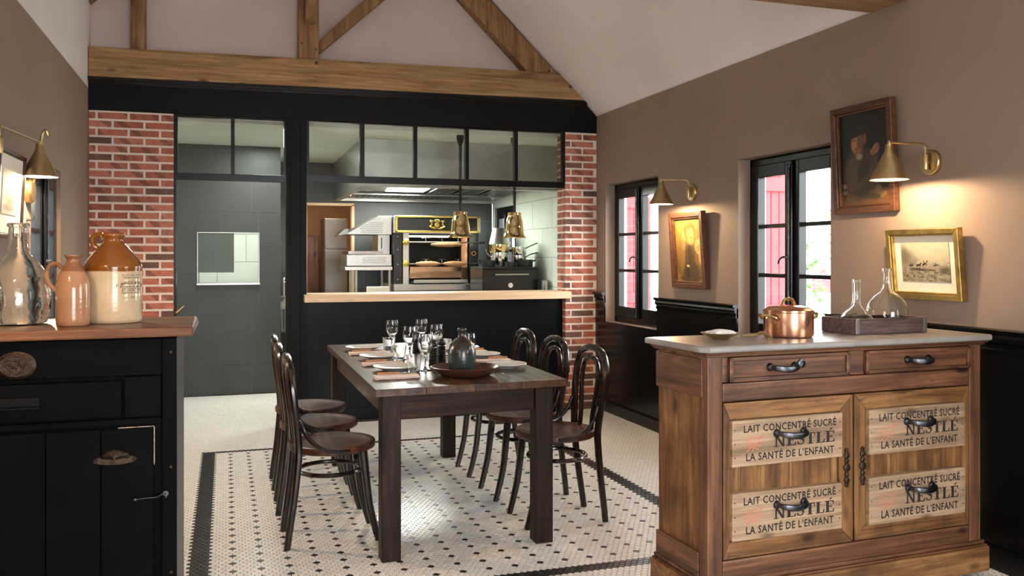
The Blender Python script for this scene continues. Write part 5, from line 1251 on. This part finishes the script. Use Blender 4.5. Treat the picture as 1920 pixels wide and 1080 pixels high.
# rotisserie oven
ro_ = thing('rotisserie_oven', 'black and steel rotisserie oven with gold-framed sign', 'oven', (1.705, 9.30, 0))
RW = 0.945
MB().box(-0.008, RW + 0.05, -0.06, 0.72, 0.0, 0.90).build('cabinet_base', MT['steel_d'], ro_, smooth=0, bevel=0.004)
MB().box(-0.008, RW + 0.06, -0.10, 0.70, 0.902, 0.995).build('base_plinth', MT['steel'], ro_, smooth=0, bevel=0.004)
MB().box(-0.008, RW + 0.05, -0.09, 0.70, 0.998, 1.07).build('base_drawer', MT['steel'], ro_, smooth=0, bevel=0.006)
sh_ = MB().box(0.0, 0.018, 0.0, 0.68, 1.07, 1.62).box(RW - 0.018, RW, 0.0, 0.68, 1.07, 1.62).box(0.0, RW, 0.66, 0.68, 1.07, 1.80).box(0.018, RW - 0.018, 0.0, 0.66, 1.60, 1.80)
sh_.build('shell', MT['cast'], ro_, smooth=0)
MB().box(-0.008, RW + 0.015, -0.05, 0.69, 1.62, 1.80).build('top_hood', MT['steel'], ro_, smooth=0, bevel=0.004)
sg = MB().box(0.03, RW - 0.02, -0.058, -0.05, 1.63, 1.80).build('sign_panel', MT['blackglass'], ro_, smooth=0)
gf = MB()
for q_ in ((0.015, RW - 0.005, 1.785, 1.805), (0.015, RW - 0.005, 1.625, 1.645), (0.015, 0.035, 1.625, 1.805), (RW - 0.025, RW - 0.005, 1.625, 1.805)): gf.box(q_[0], q_[1], -0.068, -0.05, q_[2], q_[3])
gf.build('gilt_frame', MT['gold'], sg, smooth=0, bevel=0.002)
cr = MB(); cx_, cz_ = 0.47, 1.715
cr.lathe([(0.028, 0), (0.024, -0.008), (0.001, -0.009)], 20, (cx_, -0.058, cz_ - 0.008), 'y')
for s in (-1, 1):
    cr.tube(catmull([(cx_ + s * 0.03, -0.062, cz_ - 0.04), (cx_ + s * 0.07, -0.062, cz_ - 0.03), (cx_ + s * 0.06, -0.062, cz_ + 0.01), (cx_ + s * 0.075, -0.062, cz_ + 0.035), (cx_ + s * 0.045, -0.062, cz_ + 0.03)], 5), 0.008, 6)
    cr.tube(catmull([(cx_ + s * 0.005, -0.062, cz_ - 0.05), (cx_ + s * 0.05, -0.062, cz_ - 0.045), (cx_ + s * 0.085, -0.062, cz_ - 0.02)], 4), 0.006, 6)
for k in range(5): cr.sphere((cx_ - 0.024 + 0.012 * k, -0.06, cz_ + 0.042 + 0.008 * math.sin(PI * k / 4)), 0.007, 8, 6)
cr.box(cx_ - 0.028, cx_ + 0.028, -0.066, -0.058, cz_ + 0.024, cz_ + 0.034)
cr.build('crest', MT['gold'], sg, label='gilt crest on the sign')
MB().box(0.0, 0.09, -0.03, 0.0, 1.07, 1.62).build('front_column', MT['blackglass'], ro_, smooth=0, bevel=0.002)
MB().box(RW - 0.11, RW, -0.03, 0.0, 1.07, 1.62).build('front_column', MT['blackglass'], ro_, smooth=0, bevel=0.002)
MB().box(0.10, 0.165, -0.035, 0.02, 1.07, 1.62).build('chain_guard', MT['steel'], ro_, smooth=0, bevel=0.003)
MB().box(RW - 0.20, RW - 0.13, -0.035, 0.02, 1.07, 1.62).build('chain_guard', MT['copper_in'], ro_, smooth=0, bevel=0.003)
for z in (1.12, 1.28, 1.44, 1.58): MB().lathe([(0.008, 0), (0.006, -0.005)], 10, (0.045, -0.03, z), 'y').build('bolt', MT['steel'], ro_)
MB().box(0.17, RW - 0.2, 0.55, 0.56, 1.14, 1.60).build('fire_back', plain('ribbed_fire_back', (0.012, 0.011, 0.01), 0.6, bmp=0.5, vscale=20), ro_, smooth=0)
MB().box(0.17, RW - 0.21, -0.035, 0.0, 1.575, 1.592).build('lamp_tube', emit('oven_tube', (1.0, 0.93, 0.78), 2.5), ro_, smooth=0)
tr_ = MB(); tr_.hexa([(0.17, -0.045, 1.135), (RW - 0.20, -0.045, 1.135), (RW - 0.20, 0.0, 1.135), (0.17, 0.0, 1.135)], [(0.17, -0.085, 1.255), (RW - 0.20, -0.085, 1.255), (RW - 0.20, -0.075, 1.255), (0.17, -0.075, 1.255)])
tr_.build('drip_apron', MT['copper_in'], ro_, smooth=0, bevel=0.003)
MB().box(0.19, RW - 0.16, -0.18, -0.03, 1.085, 1.10).box(0.19, RW - 0.16, -0.18, -0.172, 1.10, 1.118).build('shelf', MT['steel'], ro_, smooth=0, bevel=0.002)
MB().lathe([(0.024, 0), (0.024, -0.006), (0.017, -0.006), (0.017, 0)], 20, (RW - 0.055, -0.030, 1.40), 'y').build('dial_ring', MT['gold'], ro_)
for z in (1.52, 1.29):
    bo = MB(); bo.lathe([(0.036, 0.0), (0.036, -0.015), (0.022, -0.022), (0.022, -0.05), (0.012, -0.055)], 20, (0.132, -0.036, z), 'y')
    for k in range(8): a = k * PI / 4; bo.sphere((0.132 + 0.033 * math.cos(a), -0.048, z + 0.033 * math.sin(a)), 0.008, 6, 5)
    bo.build('gear_boss', MT['gold'], ro_)
    MB().tube([(0.12, -0.075, z), (RW + 0.02, -0.075, z)], 0.007, 8).build('spit', MT['chrome'], ro_)
    MB().lathe([(0.012, -0.03), (0.012, 0.03)], 10, (RW + 0.03, -0.075, z), 'x').build('spit_grip', MT['rubber'], ro_)
    for x in (0.34, 0.52, 0.70):
        MB().tube([(x - 0.04, -0.075, z + 0.045), (x + 0.05, -0.075, z + 0.045)], 0.004, 6).tube([(x, -0.075, z + 0.045), (x, -0.075, z)], 0.004, 6).build('fork', MT['chrome'], ro_)
roast = plain('roast_crust', srgb(150, 108, 70), 0.6, var=0.45, vscale=60, bmp=0.6)
def meat(name, label, x0, x1, z, r_):
    n = 14; pts = [(x0 + (x1 - x0) * i / n, 9.30 - 0.075, z) for i in range(n + 1)]
    rs = [max(0.006, r_ * math.sin(PI * min(1, max(0, (i + 0.15) / (n + 0.3)))) ** 0.4 * (1 + 0.08 * math.sin(i * 2.3))) for i in range(n + 1)]
    o = MB().tube(pts, r_, 12, rs=rs).build(name, roast, smooth=60); tag(o, label, 'roast'); return o
meat('spit_roast', 'roast on the upper spit of the oven', 2.10, 2.46, 1.495, 0.026)
meat('spit_roast', 'roast on the lower spit, left half', 1.93, 2.20, 1.288, 0.030)
meat('spit_roast', 'roast on the lower spit, right half', 2.24, 2.50, 1.288, 0.030)

# steel grill press and shelf unit left of the oven
gp = thing('grill_press', 'stainless press with perforated hood left of the rotisserie', 'appliance', (1.20, 9.30, 0))
hb_ = MB(); hb_.prism([(0.0, 1.60), (0.10, 1.66), (0.34, 1.80), (0.49, 1.80), (0.49, 1.60)], 0.0, 0.55); hp = hb_.build('canopy', MT['steel'], gp, smooth=0, bevel=0.004)
ha = MB()
for r_ in range(6):
    for k in range(14):
        x = 0.16 + k * 0.017 + 0.008 * (r_ % 2); z = 1.625 + r_ * 0.02
        if z > 1.60 + (x - 0.02) * 0.55: continue
        ha.add([(x + 0.005 * math.cos(t), -0.0008, z + 0.005 * math.sin(t)) for t in [PI / 3 * i for i in range(6)]], [(0, 1, 2, 3, 4, 5)])
ha.build('vent_holes', MT['cast'], hp, smooth=0, fix=False)['kind'] = 'stuff'
nz_ = MB(); nz_.prism([(-0.07, 1.585), (-0.06, 1.605), (0.0, 1.66), (0.04, 1.66), (0.02, 1.60)], 0.05, 0.45); nz_.build('lip', MT['steel_d'], gp, smooth=0, bevel=0.003)
MB().box(0.36, 0.49, 0.12, 0.5, 1.39, 1.60).build('column', MT['steel'], gp, smooth=0, bevel=0.003)
MB().box(0.395, 0.405, 0.115, 0.12, 1.45, 1.57).build('slot', MT['cast'], gp, smooth=0)
bx_ = MB().box(0.01, 0.49, 0.0, 0.5, 1.265, 1.385).build('body', MT['steel'], gp, smooth=0, bevel=0.005)
ha = MB()
for r_ in range(4):
    for k in range(14):
        x = 0.18 + k * 0.018 + 0.009 * (r_ % 2); z = 1.30 + r_ * 0.018
        ha.add([(x + 0.005 * math.cos(t), -0.0008, z + 0.005 * math.sin(t)) for t in [PI / 3 * i for i in range(6)]], [(0, 1, 2, 3, 4, 5)])
ha.build('vent_holes', MT['cast'], bx_, smooth=0, fix=False)['kind'] = 'stuff'
MB().box(0.03, 0.40, 0.02, 0.48, 1.39, 1.425).build('plate', MT['chrome'], gp, smooth=0, bevel=0.003)
MB().box(-0.01, 0.494, -0.02, 0.52, 1.22, 1.258).build('shelf', MT['steel'], gp, smooth=0, bevel=0.003)
for (x, y) in ((0.10, 0.0), (0.455, 0.0), (0.10, 0.48), (0.455, 0.48)): MB().box(x, x + 0.022, y, y + 0.022, 0.0, 1.22).build('leg', MT['steel_d'], gp, smooth=0)
sc_ = MB().box(1.40, 1.62, 9.05, 9.18, 0.90, 1.05).build('paper_box', plain('pale_paper', srgb(226, 214, 196), 0.8), smooth=0); 
# work tables carrying the kitchen things
wt = thing('work_table', 'steel work table below the black oven', 'table', (2.44, 8.25, 0))
MB().box(0, 0.70, 0, 0.75, 0.955, 0.985).build('tabletop', MT['steel'], wt, smooth=0, bevel=0.003)
for (x, y) in ((0.01, 0.01), (0.66, 0.01), (0.01, 0.71), (0.66, 0.71)): MB().box(x, x + 0.03, y, y + 0.03, 0, 0.955).build('leg', MT['steel_d'], wt, smooth=0)
wt2 = thing('work_table', 'steel work table below the paper box', 'table', (1.30, 8.95, 0))
MB().box(0, 0.36, 0, 0.31, 0.87, 0.90).build('tabletop', MT['steel'], wt2, smooth=0, bevel=0.003)
for (x, y) in ((0.01, 0.01), (0.32, 0.01), (0.01, 0.27), (0.32, 0.27)): MB().box(x, x + 0.03, y, y + 0.03, 0, 0.87).build('leg', MT['steel_d'], wt2, smooth=0)
tag(sc_, 'pale paper box at the foot of the grill press', 'box')
# black charcoal oven
bo_ = thing('charcoal_oven', 'black charcoal oven with steel handle and round dial', 'oven', (2.475, 8.52, 0.9855))
MB().box(0, 0.60, 0.0, 0.46, 0, 0.255).build('body', MT['blackglass'], bo_, smooth=0, bevel=0.006)
dr_ = MB().box(0.012, 0.588, -0.02, 0.0, 0.012, 0.243).build('door', MT['blackglass'], bo_, smooth=0, bevel=0.004)
MB().tube([(0.12, -0.055, 0.195), (0.48, -0.055, 0.195)], 0.011, 10).tube([(0.14, -0.055, 0.195), (0.14, -0.02, 0.195)], 0.007, 8).tube([(0.46, -0.055, 0.195), (0.46, -0.02, 0.195)], 0.007, 8).build('handle', MT['steel'], dr_)
MB().lathe([(0.028, 0), (0.028, -0.008), (0.024, -0.012), (0.001, -0.012)], 20, (0.295, -0.02, 0.085), 'y').build('dial', MT['chrome'], dr_)
MB().box(0.0, 0.60, 0.0, 0.46, 0.255, 0.272).build('top_plate', MT['cast'], bo_, smooth=0, bevel=0.003)
ZK = 0.9855 + 0.2722
def pan(name, label, cat, x, y, z, prof, mat, handles=(), group=None):
    t = thing(name, label, cat, (x, y, z), 0, group)
    MB().lathe(prof, 28).build('body', mat, t)
    for pts in handles: MB().tube(catmull(pts, 5), 0.007, 8).build('handle', mat, t)
    return t
def cyl(r_, h, t=0.004): return [(0.001, 0), (r_ * 0.97, 0), (r_, 0.006), (r_, h), (r_ - t, h), (r_ - t, 0.008), (0.001, 0.008)]
pan('black_pan', 'black pan at the left of the oven top', 'pan', 2.565, 8.62, ZK, cyl(0.075, 0.07), MT['cast'], [[(-0.074, 0, 0.055), (-0.10, 0, 0.07), (-0.074, 0.0, 0.075)]], 'black pans on the charcoal oven')
pan('black_pan', 'black pan at the right of the oven top', 'pan', 2.965, 8.62, ZK, cyl(0.085, 0.075), MT['cast'], [[(0.084, 0, 0.055), (0.12, 0, 0.07)]], 'black pans on the charcoal oven')
pan('black_pan', 'small black pan in the middle of the oven top', 'pan', 2.80, 8.60, ZK, cyl(0.055, 0.055), MT['cast'], (), 'black pans on the charcoal oven')
pan('stock_pot', 'steel stock pot at the back of the oven top', 'pot', 2.74, 8.78, ZK, cyl(0.095, 0.15), MT['chrome'], [[(-0.093, 0, 0.10), (-0.14, -0.02, 0.14), (-0.16, -0.03, 0.19)]])
pan('brass_pot', 'brass-banded pot stacked on the stock pot', 'pot', 2.74, 8.78, ZK + 0.1503, cyl(0.105, 0.085), MT['brass_b'])
pan('cone_strainer', 'upturned conical steel strainer on top of the brass pot', 'strainer', 2.74, 8.78, ZK + 0.2356, [(0.001, 0.0), (0.112, 0.0), (0.115, 0.004), (0.075, 0.165), (0.072, 0.170), (0.001, 0.172)], MT['steel'])
pan('saucepan', 'lower steel saucepan of the stack by the kitchen wall', 'saucepan', 2.965, 8.80, ZK, cyl(0.08, 0.12), MT['chrome'], [[(0.05, -0.05, 0.10), (0.10, -0.08, 0.13), (0.17, -0.11, 0.15)]], 'stacked steel saucepans')
pan('saucepan', 'upper steel saucepan of the stack by the kitchen wall', 'saucepan', 2.965, 8.80, ZK + 0.1203, cyl(0.078, 0.09), MT['chrome'], [[(0.05, -0.05, 0.07), (0.10, -0.08, 0.10), (0.17, -0.11, 0.13)]], 'stacked steel saucepans')
# heat lamps over the pass
def heat_lamp(x, label):
    t = thing('heat_lamp', label, 'heat lamp', (x, 7.64, 0), 0, 'brass heat lamps over the pass')
    MB().lathe([(0.034, KZ - 0.001), (0.034, KZ - 0.035), (0.022, KZ - 0.075), (0.010, KZ - 0.10)], 18).build('ceiling_cup', MT['rubber'], t)
    zs, ze = KZ - 0.10, 1.85; turns = 42; n = turns * 8
    MB().tube([(0.0125 * math.cos(2 * PI * turns * i / n), 0.0125 * math.sin(2 * PI * turns * i / n), zs + (ze - zs) * i / n) for i in range(n + 1)], 0.0042, 5).build('coiled_cord', MT['rubber'], t)
    MB().lathe([(0.010, 1.85), (0.010, 1.765)], 10).build('stem', MT['rubber'], t)
    prof = [(0.056, 1.768), (0.062, 1.765), (0.063, 1.735), (0.066, 1.725), (0.077, 1.69), (0.083, 1.64), (0.088, 1.585), (0.100, 1.555), (0.115, 1.540), (0.113, 1.538)]
    s = MB().lathe(prof + [(r_ - 0.003, z) for r_, z in prof[::-1]], 36, closed=True).build('shade', MT['brass_b'], t, smooth=60)
    MB().lathe([(0.001, 1.770), (0.063, 1.770), (0.0635, 1.748), (0.001, 1.747)], 28).build('shade_cap', MT['brass_b'], s)
    MB().sphere((0, 0, 1.575), 0.036, 16, 10).build('bulb', emit('heat_bulb', (1.0, 0.42, 0.18), 4), t)
    return t
heat_lamp(2.012, 'brass bell heat lamp over the pass, in front of the rotisserie')
heat_lamp(2.528, 'brass bell heat lamp over the pass, nearer the right brick pier')
# store room beyond the doorway
fr_ = thing('steel_fridge', 'tall steel fridge in the lit store room', 'fridge', (1.28, 11.6, 0))
MB().box(-0.06, 0.24, 0, 0.5, 0.0, 1.87).build('body', MT['steel_d'], fr_, smooth=0, bevel=0.006)
MB().box(-0.055, 0.235, -0.03, -0.002, 0.06, 1.45).build('lower_door', MT['steel_d'], fr_, smooth=0, bevel=0.006)
MB().box(-0.055, 0.235, -0.03, -0.002, 1.47, 1.86).build('upper_door', MT['steel_d'], fr_, smooth=0, bevel=0.006)
area_light('store_room_lamp', (1.1, 11.0, 2.42), (0, 0, 0), 0.3, 0.3, 10, (1.0, 0.80, 0.58))
cbd = thing('store_cupboard', 'brown cupboard left of the fridge in the store room', 'cupboard', (0.80, 12.2, 0))
MB().box(0, 0.42, 0, 0.5, 0.0, 1.66).build('body', MT['pined_z'], cbd, smooth=0, bevel=0.004)
MB().box(0.01, 0.41, -0.02, -0.001, 0.06, 1.64).build('door', MT['pined_z'], cbd, smooth=0, bevel=0.004)
gt = thing('gas_canister', 'steel container at the right end of the work table', 'container', (3.095, 8.36, 0.9855))
MB().lathe([(0.001, 0), (0.038, 0), (0.040, 0.004), (0.040, 0.13), (0.036, 0.135), (0.001, 0.136)], 20).build('body', MT['steel'], gt)
MB().lathe([(0.043, 0.128), (0.043, 0.140), (0.001, 0.141)], 20).build('lid', MT['steel_d'], gt)

# ------------------------------------------------------------------ outside the windows
def shutter(label, y, x0, x1, z0, z1):
    t = thing('window_shutter', label, 'shutter', (x0, y, 0), 0, 'red outside shutters')
    n = 3
    for k in range(n):
        a, b_ = (x1 - x0) * k / n, (x1 - x0) * (k + 1) / n
        MB().box(a + 0.002, b_ - 0.002, 0, 0.028, z0, z1).build('board', MT['red'], t, smooth=0, bevel=0.002)
    for z in (z0 + 0.2, z1 - 0.25): MB().box(0.01, x1 - x0 - 0.01, -0.02, 0.0, z, z + 0.09).build('batten', MT['red'], t, smooth=0, bevel=0.002)
shutter('red board shutter outside the window behind the copper pot', W2[1] + 0.03, XR + 0.205, XR + 0.40, 0.75, 2.05)
shutter('red board shutter outside the window by the far brick pier', W1[1] + 0.03, XR + 0.205, XR + 0.46, 0.75, 2.05)
gr = MB().box(-40, 40, -40, 40, -0.45, -0.125).build('ground', plain('pale_gravel', srgb(206, 202, 194), 0.9, var=0.1, vscale=2)); struct(gr, 'pale gravel ground outside')
tk = thing('garden_tree', 'tree trunk outside the far window', 'tree', (4.72, 9.25, -0.12))
MB().tube(catmull([(0, 0, 0), (0.02, 0, 1.0), (-0.02, 0.02, 2.2), (0.05, 0, 3.6)], 5), 0.06, 12).build('trunk', plain('grey_bark', srgb(150, 146, 138), 0.9, var=0.3, vscale=14, bmp=0.8), tk)
for k in range(5):
    a = k * 1.3; MB().tube(catmull([(0.03, 0, 2.6 + 0.2 * k), (0.4 * math.cos(a), 0.4 * math.sin(a), 3.2 + 0.2 * k), (0.9 * math.cos(a), 0.9 * math.sin(a), 3.6 + 0.2 * k)], 4), 0.025, 8).build('branch', tk.children[0].data.materials[0], tk)
sd = thing('garden_shed', 'small red garden shed far outside the near window', 'shed', (24.0, 31.2, -0.12), R(-20))
MB().box(-1.0, 1.0, -1.0, 1.0, 0, 1.3).build('wall', MT['red'], sd, smooth=0)
mb = MB(); mb.prism([(-1.15, 1.2), (0, 2.3), (1.15, 1.2), (1.05, 1.2), (0, 2.18), (-1.05, 1.2)], -1.1, 1.1); mb.build('roof', MT['white'], sd, smooth=0)
mb = MB(); mb.prism([(-1.0, 1.3), (0, 2.17), (1.0, 1.3)], -0.99, 0.99); mb.build('gable', MT['red'], sd, smooth=0)
sd.scale = (0.45, 0.45, 0.45)
hg = thing('hedge', 'green leafy bush far outside the near window', 'bush', (11.0, 15.3, -0.12))
lv = MB(); rr = random.Random(5)
for k in range(700):
    a, b_, c_ = rr.gauss(0, 0.5), rr.gauss(0, 0.5), abs(rr.gauss(1.1, 0.55))
    u, v = rr.uniform(0, 6.28), rr.uniform(-0.8, 0.8); s = 0.11
    d1 = Vector((math.cos(u), math.sin(u), v)).normalized() * s; d2 = d1.cross(Vector((0, 0, 1))).normalized() * s * 0.5
    p = Vector((a, b_, c_)); lv.add([p - d1, p + d2, p + d1, p - d2], [(0, 1, 2, 3)])
lo_ = lv.build('foliage', plain('bush_leaf', srgb(96, 136, 70), 0.6, var=0.3), hg, smooth=0, fix=False); lo_['kind'] = 'stuff'
MB().tube([(0, 0, 0), (0, 0, 1.3)], 0.05, 8).build('stem', tk.children[0].data.materials[0], hg)
